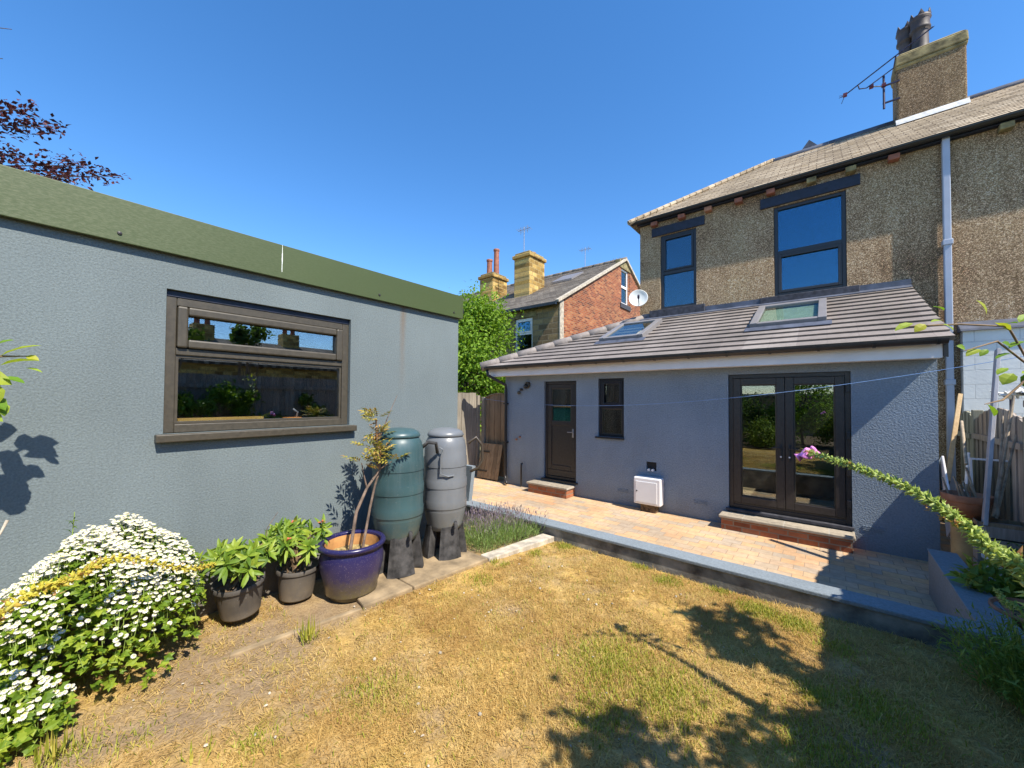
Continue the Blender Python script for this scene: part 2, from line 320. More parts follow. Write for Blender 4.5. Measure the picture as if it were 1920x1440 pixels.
def _ground():
    m = NM('dry_lawn_soil'); v = m.coord()
    a = m.noise(v, 1.3, 6, .65); b = m.noise(v, 9, 6, .75, .5); f = m.noise(v, 70, 4, .7)
    c = m.ramp(b, [(.28, (.23, .135, .045)), (.5, (.44, .28, .085)), (.72, (.60, .41, .145))])
    c = m.mix(m.ramp(a, [(.47, 0.0), (.62, .55)]), c, (.30, .225, .135))
    c = m.mix(.5, c, m.ramp(f, [(.3, .15), (.7, .85)]), 'OVERLAY')
    at = m.n('Attribute', attribute_name='bare'); soil = m.ramp(b, [(.3, (.22, .15, .085)), (.7, (.33, .24, .145))])
    soil = m.mix(.5, soil, m.ramp(f, [(.3, .25), (.7, .75)]), 'OVERLAY')
    c = m.mix(at.outputs['Fac'], c, soil)
    m.bsdf(c, 1, 0, m.bump(m.math('ADD', f, m.math('MULTIPLY', b, 2)), .8, .012), .1); return m.m
M['lawn'] = _ground()
M['ground'] = plain('far_ground', (.14, .13, .07), 1, 0, .4, .6, .4)
# ---------------------------------------------------------------- mesh helpers
class MB:
    def __init__(s): s.v = []; s.f = []; s.mi = []; s.k = 0
    def add(s, vs, fs):
        o = len(s.v); s.v.extend([tuple(v) for v in vs]); s.f.extend([tuple(o+i for i in f) for f in fs]); s.mi.extend([s.k]*len(fs)); return s
    def box(s, x0, x1, y0, y1, z0, z1):
        return s.add([(x, y, z) for x in (x0, x1) for y in (y0, y1) for z in (z0, z1)],
                     [(0, 1, 3, 2), (4, 6, 7, 5), (0, 4, 5, 1), (2, 3, 7, 6), (0, 2, 6, 4), (1, 5, 7, 3)])
    def obox(s, a, b, up, wd, th):         # bar from a to b; width along up x dir, thickness along up
        a = Vector(a); b = Vector(b); d = (b-a).normalized(); up = Vector(up); up = (up-d*up.dot(d)).normalized(); r = d.cross(up)
        vs = [p + r*(i*wd/2) + up*(j*th/2) for p in (a, b) for i in (-1, 1) for j in (-1, 1)]
        return s.add(vs, [(0, 1, 3, 2), (4, 6, 7, 5), (0, 4, 5, 1), (2, 3, 7, 6), (0, 2, 6, 4), (1, 5, 7, 3)])
    def hexa(s, a4, b4):                   # two quads joined
        return s.add(list(a4)+list(b4), [(3, 2, 1, 0), (4, 5, 6, 7), (0, 1, 5, 4), (1, 2, 6, 5), (2, 3, 7, 6), (3, 0, 4, 7)])
    def prism(s, poly, vec):
        n = len(poly); p = [Vector(q) for q in poly]; v = Vector(vec)
        return s.add(p+[q+v for q in p], [tuple(range(n-1, -1, -1)), tuple(range(n, 2*n))]+[(i, (i+1) % n, n+(i+1) % n, n+i) for i in range(n)])
    def tube(s, pts, rad, seg=8, cap=True):
        pts = [Vector(p) for p in pts]; n = len(pts)
        if isinstance(rad, (int, float)): rad = [rad]*n
        vs = []; fs = []; pr = None
        for i, p in enumerate(pts):
            d = (pts[min(i+1, n-1)]-pts[max(i-1, 0)]).normalized()
            if pr is None:
                pr = d.orthogonal().normalized()
            pr = (pr-d*pr.dot(d)); pr = pr.normalized() if pr.length > 1e-6 else d.orthogonal().normalized()
            q = d.cross(pr)
            for k in range(seg):
                a = 2*math.pi*k/seg; vs.append(p+(pr*math.cos(a)+q*math.sin(a))*rad[i])
        for i in range(n-1):
            for k in range(seg):
                fs.append((i*seg+k, i*seg+(k+1) % seg, (i+1)*seg+(k+1) % seg, (i+1)*seg+k))
        if cap: fs += [tuple(range(seg-1, -1, -1)), tuple((n-1)*seg+k for k in range(seg))]
        return s.add(vs, fs)
    def lathe(s, prof, c=(0, 0, 0), seg=32, axis=None, close=False):
        c = Vector(c); z = Vector(axis).normalized() if axis else Vector((0, 0, 1)); x = z.orthogonal().normalized(); y = z.cross(x)
        vs = []; fs = []
        for r, h in prof:
            for k in range(seg):
                a = 2*math.pi*k/seg; vs.append(c+(x*math.cos(a)+y*math.sin(a))*r+z*h)
        n = len(prof)
        for i in range(n-1):
            for k in range(seg):
                fs.append((i*seg+k, i*seg+(k+1) % seg, (i+1)*seg+(k+1) % seg, (i+1)*seg+k))
        if prof[0][0] > 1e-4 and not close: fs.append(tuple(range(seg-1, -1, -1)))
        if prof[-1][0] > 1e-4 and not close: fs.append(tuple((n-1)*seg+k for k in range(seg)))
        return s.add(vs, fs)
    def leaf(s, p, d, up, L, W, bend=.15):
        p = Vector(p); d = Vector(d).normalized(); up = Vector(up); r = d.cross(up)
        if r.length < 1e-4: r = d.orthogonal()
        r.normalize(); n = r.cross(d)
        a = p; m1 = p+d*(L*.45)+n*(L*bend*.4); t = p+d*L-n*(L*bend*.5)
        return s.add([a, m1+r*(W/2)+n*(W*.12), t, m1-r*(W/2)+n*(W*.12), m1], [(0, 1, 4), (1, 2, 4), (2, 3, 4), (3, 0, 4)])
    def leaf2(s, p, d, up, L, W, bend=.2):      # rounder, longer leaf with 6 rim points
        p = Vector(p); d = Vector(d).normalized(); up = Vector(up); r = d.cross(up)
        if r.length < 1e-4: r = d.orthogonal()
        r.normalize(); n = r.cross(d)
        q = lambda t, w_: p+d*(L*t)+n*(L*bend*(t-t*t*1.6))+r*w_+n*(abs(w_)*.25)
        vs = [q(0, 0), q(.25, W*.38), q(.55, W*.5), q(.82, W*.3), q(1, 0), q(.82, -W*.3), q(.55, -W*.5), q(.25, -W*.38), q(.25, 0), q(.55, 0), q(.82, 0)]
        return s.add(vs, [(0, 1, 8), (1, 2, 9, 8), (2, 3, 10, 9), (3, 4, 10), (4, 5, 10), (5, 6, 9, 10), (6, 7, 8, 9), (7, 0, 8)])
    def build(s, name, mat, parent=None, smooth=False, bevel=0, loc=None, kind=None, seg=2):
        me = bpy.data.meshes.new(name)
        if parent is not None: L = Vector(parent['_org']) if not parent.get('_loc0') else Vector((0, 0, 0))
        else:
            if loc is None:
                a = np.array(s.v); L = Vector(((a[:, 0].min()+a[:, 0].max())/2, (a[:, 1].min()+a[:, 1].max())/2, a[:, 2].min()))
            else: L = Vector(loc)
        v = [(p[0]-L.x, p[1]-L.y, p[2]-L.z) for p in s.v]
        me.from_pydata(v, [], s.f)
        for m in (mat if isinstance(mat, (list, tuple)) else [mat]): me.materials.append(m)
        if isinstance(mat, (list, tuple)): me.polygons.foreach_set('material_index', s.mi)
        if smooth: me.polygons.foreach_set('use_smooth', [True]*len(me.polygons))
        me.update()
        o = bpy.data.objects.new(name, me); COL.objects.link(o)
        if parent is not None: o.parent = parent; o['_org'] = tuple(parent['_org'])
        else: o.location = L; o['_org'] = tuple(L)
        if bevel:
            b = o.modifiers.new('bevel', 'BEVEL'); b.width = bevel; b.segments = seg; b.limit_method = 'ANGLE'; b.angle_limit = R(40)
        if smooth:
            try:
                md = o.modifiers.new('wn', 'WEIGHTED_NORMAL')
                me.set_sharp_from_angle(angle=R(42))
            except Exception: pass
        if kind: o['kind'] = kind
        return o
def bx(*a): return MB().box(*a)
def tag(o, label, cat, group=None, kind=None):
    o['label'] = label; o['category'] = cat
    if group: o['group'] = group
    if kind: o['kind'] = kind
    return o
def thing(name, label, cat, loc, group=None):
    o = bpy.data.objects.new(name, None); COL.objects.link(o); o.location = loc; o.empty_display_size = .1
    o['_org'] = tuple(loc); return tag(o, label, cat, group)
def struct(o, label=None, cat='ground'):
    o['kind'] = 'structure'
    if label: o['label'] = label; o['category'] = cat
    return o
def holes_wall(mb, P, u0, u1, z0, z1, holes, th):
    us = sorted({u0, u1}|{h[0] for h in holes}|{h[1] for h in holes}); zs = sorted({z0, z1}|{h[2] for h in holes}|{h[3] for h in holes})
    inh = lambda u, z: any(h[0] < u < h[1] and h[2] < z < h[3] for h in holes) or not (u0 < u < u1 and z0 < z < z1)
    for a, b in zip(us, us[1:]):
        for c, d in zip(zs, zs[1:]):
            um, zm = (a+b)/2, (c+d)/2
            if inh(um, zm): continue
            mb.add([P(a, 0, c), P(b, 0, c), P(b, 0, d), P(a, 0, d)], [(0, 1, 2, 3)])
            mb.add([P(a, th, c), P(b, th, c), P(b, th, d), P(a, th, d)], [(3, 2, 1, 0)])
            e = 1e-4
            if inh(a-e, zm): mb.add([P(a, 0, c), P(a, 0, d), P(a, th, d), P(a, th, c)], [(0, 1, 2, 3)])
            if inh(b+e, zm): mb.add([P(b, 0, c), P(b, th, c), P(b, th, d), P(b, 0, d)], [(0, 1, 2, 3)])
            if inh(um, c-e): mb.add([P(a, 0, c), P(a, th, c), P(b, th, c), P(b, 0, c)], [(0, 1, 2, 3)])
            if inh(um, d+e): mb.add([P(a, 0, d), P(b, 0, d), P(b, th, d), P(a, th, d)], [(0, 1, 2, 3)])
    return mb
def frame_mb(mb, P, u0, u1, z0, z1, wd, d0, d1):      # rectangular frame, four mitre-free bars, d = depth behind the wall face
    for a, b, c, d in ((u0, u0+wd, z0, z1), (u1-wd, u1, z0, z1), (u0+wd, u1-wd, z1-wd, z1), (u0+wd, u1-wd, z0, z0+wd)):
        mb.hexa([P(a, d0, c), P(b, d0, c), P(b, d0, d), P(a, d0, d)], [P(a, d1, c), P(b, d1, c), P(b, d1, d), P(a, d1, d)])
    return mb
def slab_mb(mb, P, u0, u1, z0, z1, d0, d1):
    return mb.hexa([P(u0, d0, z0), P(u1, d0, z0), P(u1, d0, z1), P(u0, d0, z1)], [P(u0, d1, z0), P(u1, d1, z0), P(u1, d1, z1), P(u0, d1, z1)])
def rv(a=1.0): return Vector(rng.normal(size=3))*a
# ================================================================ SETTING
def lawn_z(x, y):
    t = min(1, max(0, (-x-1.2)/2.2)); t = t*t*(3-2*t)
    u = min(1, max(0, (1.2-y)/4)); q = min(1, max(0, (3.93-y)/.5))
    return .28 + .025*q + .035*t*min(1, max(0, (4.4-y)/2.2)) + .06*u + .008*math.sin(3.1*x+1.7*y)+.006*math.sin(5.3*y-2.2*x)
struct(bx(-400, 400, -400, 400, -.3, -.06).build('ground', M['ground'], loc=(0, 0, 0)))
def sheet(x0, x1, y0, y1, step, zf):
    nx = max(2, int((x1-x0)/step)+1); ny = max(2, int((y1-y0)/step)+1); mb = MB()
    vs = [(x0+(x1-x0)*i/(nx-1), y0+(y1-y0)*j/(ny-1)) for j in range(ny) for i in range(nx)]
    mb.add([(x, y, zf(x, y)) for x, y in vs], [(j*nx+i, j*nx+i+1, (j+1)*nx+i+1, (j+1)*nx+i) for j in range(ny-1) for i in range(nx-1)])
    return mb
lawn_o = struct(sheet(-3.6, 1.9, -9, 3.93, .06, lambda x, y: lawn_z(x, y)+.006*math.sin(17*x+9*y)*math.sin(13*y-5*x)).build('lawn', M['lawn'], smooth=True, loc=(0, 0, 0)))
struct(sheet(-7.2, 1.6, 4.14, 10.5, 2, lambda x, y: 0.0).build('patio', M['paving'], loc=(0, 0, 0)))
struct(sheet(.99, 1.9, 3.93, 5.86, .1, lambda x, y: .30+.02*math.sin(9*x+7*y)).build('planting_bed', M['soil'], loc=(0, 0, 0)))
struct(bx(.99, 1.9, 5.82, 5.86, -.05, .29).build('planting_bed_edge', M['slab'], loc=(0, 0, 0)))
# concrete slabs beside the garage, kerb
sm = MB()
a, b, c, d = (-3.6, 1.25), (-2.80, 1.30), (-2.66, 2.92), (-3.6, 2.92)
def slabquad(p, q, r, t, z0, z1): sm.hexa([(*p, z0), (*q, z0), (*r, z0), (*t, z0)], [(*p, z1), (*q, z1), (*r, z1), (*t, z1)])
slabquad((-3.6, 1.80), (-2.775, 1.62), (-2.735, 2.05), (-3.6, 2.07), .2, .378)
slabquad((-3.6, 2.085), (-2.735, 2.065), (-2.655, 2.90), (-3.6, 2.92), .2, .374)
struct(sm.build('concrete_slab', M['slab'], bevel=.012, loc=(0, 0, 0)))
struct(MB().hexa([(-2.70, .2, .0)]*0 or [(-2.80, 2.935, .2), (-2.66, 2.925, .2), (-2.53, 3.925, .2), (-2.70, 3.925, .2)], [(-2.80, 2.935, .365), (-2.66, 2.925, .365), (-2.53, 3.925, .345), (-2.70, 3.925, .345)]).build('kerb', M['kerb'], bevel=.012, loc=(0, 0, 0)))
struct(MB().hexa([(-2.98, .82, .2), (-2.93, .80, .2), (-2.775, 1.61, .2), (-2.815, 1.61, .2)], [(-2.98, .82, .345), (-2.93, .80, .345), (-2.775, 1.61, .362), (-2.815, 1.61, .362)]).build('kerb', M['slab'], bevel=.008, loc=(0, 0, 0)))
# low retaining wall between lawn and patio
lw = thing('garden_wall', 'low blue grey rendered retaining wall between the dry lawn and the sunken block paving', 'garden wall', (-1.8, 4.04, 0))
bx(-4.6, .995, 3.945, 4.125, -.05, .425).build('wall', M['wallface'], lw)
bx(-4.6, 1.0, 3.93, 4.14, .425, .46).build('coping', M['coping'], lw, bevel=.008)
MB().hexa([(-4.6, 4.06, .46), (-4.12, 4.06, .46), (-4.12, 4.13, .46), (-4.6, 4.13, .46)], [(-4.6, 4.06, .98), (-4.05, 4.06, .98), (-4.05, 4.13, .98), (-4.6, 4.13, .98)]).build('pier', M['coping'], lw)
rw = thing('garden_wall', 'short blue painted retaining wall at the shaded right end of the patio', 'garden wall', (.88, 5, 0))
bx(.79, .985, 4.142, 5.84, -.05, .45).build('wall', M['coping'], rw)
bx(.78, .99, 4.142, 5.85, .45, .4585).build('coping', M['coping'], rw, bevel=.005)
# ================================================================ GARAGE
G = -3.6
def PG(u, d, z): return (G-d, u, z)
ga = thing('garage', 'flat roofed grey rendered garage with a green fascia board and one brown window', 'garage', (-6, .4, .35))
WY0, WY1, WZ0, WZ1 = .565, 1.925, 1.71, 2.735
holes_wall(MB(), PG, -3.0, 3.34, .1, 3.05, [(WY0, WY1, WZ0, WZ1)], .2).build('wall', M['garage'], ga)
bx(-8.2, -3.8, 3.14, 3.34, .0, 3.05).build('rear_wall', M['garage'], ga)
bx(-8.2, -3.8, -3.0, -2.8, .0, 3.05).build('front_wall', M['garage'], ga)
bx(-8.2, -8.0, -2.8, 3.14, .0, 3.05).build('side_wall', M['garage'], ga)
bx(-8.0, -3.8, -2.8, 3.14, .0, .3).build('floor', M['slab'], ga)
bx(-8.25, -3.578, -3.05, 3.352, 3.05, 3.20).build('roof', M['felt'], ga)
bx(-3.577, -3.552, -3.1, 3.375, 2.975, 3.258).build('fascia_board', M['fascia_green'], ga, bevel=.004)
bx(-8.25, -3.577, 3.352, 3.375, 2.975, 3.258).build('fascia_board', M['fascia_green'], ga)
for yy in (.32, 2.2, 3.22):
    MB().lathe([(.013, 0), (.011, .006), (0, .008)], (-3.552, yy, 3.03), 10, (1, 0, 0)).build('screw', M['brownblack'], ga)
bx(-3.70, -3.60, 3.376, 3.44, 3.055, 3.12).build('gutter_end', M['gutter'], ga, bevel=.01)
wf = frame_mb(MB(), PG, WY0+.002, WY1-.002, WZ0+.002, WZ1-.045, .062, .035, .11)
slab_mb(wf, PG, WY0+.064, WY1-.064, 2.275, 2.325, .037, .11)
wf = wf.build('window', M['bronze'], ga, bevel=.006)
slab_mb(MB(), PG, WY0+.002, WY1-.002, WZ1-.044, WZ1-.002, .03, .10).build('head_trim', M['navy'], wf)
frame_mb(MB(), PG, WY0+.066, WY1-.066, 2.327, WZ1-.109, .062, .012, .08).build('sash', M['bronze'], wf, bevel=.012)
frame_mb(MB(), PG, WY0+.066, WY1-.066, WZ0+.066, 2.273, .016, .05, .09).build('bead', M['bronze'], wf)
slab_mb(MB(), PG, WY0+.12, WY1-.12, 2.38, WZ1-.165, .055, .061).build('pane', M['glass_garage'], wf)
slab_mb(MB(), PG, WY0+.078, WY1-.078, WZ0+.078, 2.262, .065, .071).build('pane', M['glass_garage'], wf)
bx(-3.66, -3.535, WY0-.045, WY1+.045, WZ0-.055, WZ0-.001).build('sill', M['bronze'], wf, bevel=.006)
tag(bx(-3.80, -3.70, .66, 1.22, WZ0+.02, WZ0+.10).build('timber_plank', M['pinewood']), 'yellow pine plank lying on the sill inside the garage window', 'plank')
tb = thing('tool_case', 'orange tool case with a grey handle on the sill inside the garage window', 'tool case', (-3.75, 1.47, WZ0+.02))
bx(-3.80, -3.70, 1.40, 1.53, WZ0+.02, WZ0+.085).build('case', M['orange'], tb, bevel=.006)
MB().tube([(-3.75, 1.5, WZ0+.085), (-3.75, 1.51, WZ0+.13), (-3.75, 1.47, WZ0+.16)], .009).build('handle', M['metal'], tb, smooth=True)
# ================================================================ REAR EXTENSION
EY = 7.0
def PE(u, d, z): return (u, EY+d, z)
ex = thing('house_extension', 'single storey blue grey rendered extension with dark tiled lean-to roof, back door and french doors', 'extension', (-2.4, 8, 0))
hol = [(-4.80, -4.0, .27, 2.36), (-3.51, -2.98, 1.25, 2.385), (-1.235, .245, .27, 2.385), (-2.555, -2.375, .70, .86)]
holes_wall(MB(), PE, -5.9, 1.05, -.04, 2.60, hol, .28).build('wall', M['ext'], ex)
bx(.80, 1.05, 7.28, 9.47, -.04, 2.62).build('wall', M['ext'], ex)
bx(-5.9, -5.65, 7.28, 12.5, -.04, 2.62).build('wall', M['ext'], ex)
bx(-5.6, .78, 7.3, 9.45, .1, .2).build('floor', M['slab'], ex)
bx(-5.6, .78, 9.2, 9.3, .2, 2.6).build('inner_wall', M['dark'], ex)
slab_mb(MB(), PE, -2.555, -2.375, .70, .86, .05, .10).build('cable_recess', M['dark'], ex)
for k in (0, 1): MB().lathe([(.022, 0), (.022, .05), (0, .05)], (-2.50+.07*k, 7.0, .72), 12, (0, -1, 0)).build('cable_plug', M['whitebox'], ex)
SLP = (3.96-2.70)/2.9
zr = lambda y: 2.70+SLP*(y-6.6)
hipx = lambda y: -6.25+(y-6.6)*(2.69/2.9)
NC = 12
rf = MB()
for i in range(NC):
    y0 = 6.57+(9.46-6.57)*i/NC; y1 = 6.57+(9.46-6.57)*(i+1)/NC+.02
    top = .042
    xr = 1.13
    a0 = (hipx(y0), y0, zr(y0)+top); b0 = (xr, y0, zr(y0)+top); b1 = (xr, y1, zr(y1)+.012); a1 = (hipx(y1), y1, zr(y1)+.012)
    dn = .05
    rf.hexa([(a0[0], y0+.055, a0[2]-dn), (b0[0], y0+.055, b0[2]-dn), (b1[0], y1, b1[2]-dn), (a1[0], y1, a1[2]-dn)], [a0, b0, b1, a1])
roof = rf.build('roof', M['tile_ext'], ex)
MB().add([(hipx(6.6), 6.6, zr(6.6)), (hipx(9.46), 9.46, zr(9.46)), (-3.59, 12.5, zr(9.46)), (-6.25, 12.5, zr(6.6))], [(3, 2, 1, 0)]).build('side_roof', M['tile_ext'], ex)
N = 9
for i in range(N):      # hip tiles, each a half round
    ya, yb = 6.56+(9.44-6.56)*i/N, 6.56+(9.44-6.56)*(i+1)/N+.05
    pa = Vector((hipx(ya), ya, zr(ya)+.035)); pb = Vector((hipx(yb), yb, zr(yb)+.028))
    MB().tube([pa, pb], [.105, .095], 14).build('hip_tile', M['hiptile'], roof, smooth=True)
bx(-3.56, 1.13, 9.44, 9.497, zr(9.44)+.02, zr(9.44)+.15).build('flashing', M['lead'], roof)
MB().hexa([(-3.56, 9.30, zr(9.30)+.042), (1.13, 9.30, zr(9.30)+.042), (1.13, 9.445, zr(9.445)+.03), (-3.56, 9.445, zr(9.445)+.03)], [(-3.56, 9.30, zr(9.30)+.05), (1.13, 9.30, zr(9.30)+.05), (1.13, 9.445, zr(9.445)+.05), (-3.56, 9.445, zr(9.445)+.05)]).build('flashing_apron', M['lead'], roof)
MB().hexa([(1.06, 6.72, 2.50), (1.10, 6.72, 2.50), (1.10, 9.46, zr(9.46)-.16), (1.06, 9.46, zr(9.46)-.16)], [(1.06, 6.72, 2.66), (1.10, 6.72, 2.66), (1.10, 9.46, zr(9.46)-.01), (1.06, 9.46, zr(9.46)-.01)]).build('bargeboard', M['gutter'], ex)
bx(-6.2, 1.055, 6.735, 6.76, 2.495, 2.66).build('fascia', M['white'], ex)
bx(-6.2, 1.055, 6.76, 6.998, 2.50, 2.515).build('soffit', M['white'], ex)
gp = [(.055*math.cos(R(t)), .055*math.sin(R(t))) for t in range(180, 361, 20)]
gm = MB()
prof = [(p, q) for p, q in gp]+[(p*.9, q*.9) for p, q in reversed(gp)]
gm.prism([(-6.28, 6.60+p, 2.70+q) for p, q in prof], (7.36, 0, 0))
gut = gm.build('gutter', M['gutter_brown'], ex)
for i in range(14):
    x = -6.1+i*.545
    MB().prism([(x, 6.60+p*1.14, 2.70+q*1.14) for p, q in prof], (.03, 0, 0)).build('gutter_bracket', M['gutter'], gut)
dpm = MB().tube([(-6.12, 6.60, 2.645), (-6.12, 6.62, 2.52), (-5.84, 6.93, 2.30), (-5.84, 6.945, 2.2), (-5.84, 6.945, .22), (-5.80, 6.90, .1), (-5.68, 6.80, .06)], .034, 12)
dpm.build('downpipe', M['gutter'], ex, smooth=True)
for z in (1.85, .95): bx(-5.885, -5.795, 6.90, 6.998, z, z+.03).build('pipe_clip', M['gutter'], ex)
MB().tube([(-5.36, 6.96, .52), (-5.36, 6.93, .52), (-5.36, 6.925, .45), (-5.36, 6.925, .02)], .02, 10).build('waste_pipe', M['gutter'], ex, smooth=True)
for i, x in enumerate((-5.55, -5.45)):
    MB().lathe([(.024, 0), (.024, .02), (.012, .02), (.012, .05), (0, .05)], (x, 6.999, 1.05+.06*i), 10, (0, -1, 0)).build('hose_outlet', M['terracotta'], ex)
for x0, z in ((-3.1, .24), (.35, .26), (-1.75, .25)):
    v = MB()
    for k in range(3): v.box(x0, x0+.2, 6.992, 6.999, z+.024*k, z+.024*k+.012)
    v.build('air_vent', M['ext'], ex)
# back door
df = frame_mb(MB(), PE, -4.795, -4.005, .275, 2.355, .055, .05, .13).build('back_door', M['brownblack'], ex, bevel=.004)
slab_mb(MB(), PE, -4.74, -4.06, .335, .47, .066, .11).build('bottom_rail', M['brownblack'], df, bevel=.008)
dl = MB(); frame_mb(dl, PE, -4.735, -4.065, .475, 2.295, .095, .058, .11)
slab_mb(dl, PE, -4.64, -4.16, .56, 1.42, .075, .10); slab_mb(dl, PE, -4.64, -4.16, 1.415, 1.50, .060, .11)
dl.build('door_leaf', M['brownblack'], df, bevel=.006)
slab_mb(MB(), PE, -4.64, -4.16, 1.50, 2.20, .085, .091).build('pane', M['glass'], df)
frame_mb(MB(), PE, -4.64, -4.16, 1.50, 2.20, .014, .07, .10).build('bead', M['bronze'], df)
hd = MB().box(-4.125, -4.085, 7.045, 7.058, 1.18, 1.36); hd.tube([(-4.105, 7.045, 1.29), (-4.105, 7.01, 1.29), (-4.22, 7.01, 1.29)], .009)
hd.build('door_handle', M['metal'], df, smooth=True)
bx(-4.84, -3.96, 6.955, 7.14, .245, .272).build('threshold', M['black'], df)
# small window
wn = frame_mb(MB(), PE, -3.508, -2.982, 1.252, 2.383, .05, .04, .12); slab_mb(wn, PE, -3.458, -3.032, 1.80, 1.855, .041, .12)
wn = wn.build('window', M['black'], ex, bevel=.004)
frame_mb(MB(), PE, -3.455, -3.035, 1.857, 2.33, .055, .025, .10).build('sash', M['black'], wn, bevel=.006)
for z0, z1, k in ((1.305, 1.797, .02), (1.915, 2.272, .075)):
    slab_mb(MB(), PE, -3.455+k, -3.035-k, z0, z1, .075, .081).build('pane', M['glass'], wn)
frame_mb(MB(), PE, -3.455, -3.035, 1.304, 1.798, .018, .06, .10).build('bead', M['bronze'], wn)
slab_mb(MB(), PE, -3.56, -2.97, 1.222, 1.249, -.04, .10).build('sill', M['black'], wn)
# french doors
fd = frame_mb(MB(), PE, -1.232, .242, .275, 2.382, .06, .04, .13); slab_mb(fd, PE, -1.172, .182, .335, .37, .05, .12)
fd = fd.build('french_doors', M['brownblack'], ex, bevel=.004)
for (u0, u1) in ((-1.170, -.497), (-.493, .180)):
    lf = frame_mb(MB(), PE, u0, u1, .372, 2.320, .105, .025, .09).build('door_leaf', M['brownblack'], fd, bevel=.007)
    frame_mb(MB(), PE, u0+.107, u1-.107, .479, 2.213, .012, .045, .08).build('bead', M['bronze'], fd)
    slab_mb(MB(), PE, u0+.11, u1-.11, .482, 2.21, .055, .061).build('pane', M['glass'], fd)
    s_ = 1 if u0 < -1 else -1; ux = u1-.05 if s_ == 1 else u0+.05
    hd = MB().box(ux-.016, ux+.016, 7.012, 7.024, 1.08, 1.32); hd.tube([(ux, 7.012, 1.27), (ux, 6.975, 1.27), (ux-.11*s_, 6.975, 1.27)], .009)
    hd.build('door_handle', M['black'], fd, smooth=True)
    MB().lathe([(.012, 0), (.012, .012), (0, .012)], (ux, 7.012, 1.14), 12, (0, -1, 0)).build('lock', M['whitebox'], fd)
for z in (.52, .95, 1.45, 2.1): bx(.195, .235, 7.0, 7.04, z, z+.1).build('hinge', M['black'], fd, bevel=.004)
bx(-1.27, .262, 6.95, 7.13, .238, .272).build('threshold', M['slate_sill'], fd)
# brick steps
for (x0, x1, y0) in ((-5.0, -4.0, 6.64), (-1.32, .265, 6.68)):
    st = bx(x0+.03, x1-.03, y0+.03, 6.998, -.04, .175).build('step', M['brick_xz'], ex)
    bx(x0, x1, y0, 6.999, .175, .215).build('step_slab', M['stepstone'], st, bevel=.008)
# skylights
def skylight(x0, x1, y0, y1):
    n = Vector((0, -SLP, 1)).normalized(); t = Vector((0, 1, SLP)).normalized()
    def PS(u, h, v): return tuple(Vector((u, y0, zr(y0)))+t*v+n*h)
    L = (y1-y0)*math.sqrt(1+SLP*SLP)
    f = MB()
    for a, b, c, d, h in ((x0, x0+.11, 0, L, .125), (x1-.11, x1, 0, L, .125), (x0+.11, x1-.11, 0, .10, .115), (x0+.11, x1-.11, L-.12, L, .125)):
        f.hexa([PS(a, -.02, c), PS(b, -.02, c), PS(b, -.02, d), PS(a, -.02, d)], [PS(a, h, c), PS(b, h, c), PS(b, h, d), PS(a, h, d)])
    s = f.build('skylight', M['lead'] if False else M['skyl'], roof, bevel=.008)
    slab = MB().hexa([PS(x0+.11, .09, .10), PS(x1-.11, .09, .10), PS(x1-.11, .09, L-.12), PS(x0+.11, .09, L-.12)], [PS(x0+.11, .098, .10), PS(x1-.11, .098, .10), PS(x1-.11, .098, L-.12), PS(x0+.11, .098, L-.12)])
    slab.build('pane', M['glass_sky'], s)
    MB().hexa([PS(x0-.06, .03, -.16), PS(x1+.06, .03, -.16), PS(x1+.06, .045, 0), PS(x0-.06, .045, 0)], [PS(x0-.06, .042, -.16), PS(x1+.06, .042, -.16), PS(x1+.06, .06, -.001), PS(x0-.06, .06, -.001)]).build('flashing_apron', M['lead'], s)
    return s
M['blind'] = plain('pale_green_blind', (.60, .66, .58), .8, 0, .08, 8)
M['skyl'] = plain('grey_skylight_cladding', (.20, .19, .19), .45, 0, .06, 5)
M['glass_sky'] = glass('skylight_glass', 3.6, (.75, .82, .78))
skylight(-3.84, -2.88, 7.72, 8.92); skylight(-1.02, .0, 7.66, 8.92)
# blind hanging inside the right skylight (thin pale slats)
bl_ = MB()
for k in range(16):
    y0 = 7.80+k*.062; bl_.hexa([(-.91, y0, zr(y0)+.035), (-.11, y0, zr(y0)+.035), (-.11, y0+.056, zr(y0+.056)+.035), (-.91, y0+.056, zr(y0+.056)+.035)], [(-.91, y0, zr(y0)+.040), (-.11, y0, zr(y0)+.040), (-.11, y0+.056, zr(y0+.056)+.048), (-.91, y0+.056, zr(y0+.056)+.048)])
bl_.build('blind', M['blind'], ex)
# meter box, outside lights
mbx = thing('meter_box', 'white meter box fixed low on the grey wall left of the french doors', 'meter box', (-2.48, 6.9, .12))
bx(-2.715, -2.24, 6.80, 6.998, .13, .60).build('case', M['whitebox'], mbx, bevel=.02)
bx(-2.675, -2.30, 6.79, 6.801, .17, .53).build('door', M['whitebox'], mbx, bevel=.004)
MB().lathe([(.012, 0), (.012, .008), (0, .008)], (-2.65, 6.79, .36), 10, (0, -1, 0)).build('lock', M['brownblack'], mbx)
bx(-2.60, -2.33, 6.84, 6.99, -.02, .13).build('cable_duct', M['soil'], mbx)
ol = thing('outside_light', 'round brown bulkhead light high on the wall left of the back door', 'wall light', (-5.24, 6.95, 2.29))
MB().lathe([(.075, 0), (.075, .03), (.06, .05), (0, .055)], (-5.24, 6.999, 2.29), 20, (0, -1, 0)).build('base', M['bronze'], ol, smooth=True)
MB().lathe([(.045, 0), (.055, .05), (.04, .09), (0, .10)], (-5.24, 6.945, 2.28), 20, (.3, -1, -.5)).build('lamp', M['gutter'], ol, smooth=True)
sn = thing('motion_sensor', 'small brown motion sensor below the round light beside the back door', 'sensor', (-5.43, 6.95, 2.12))
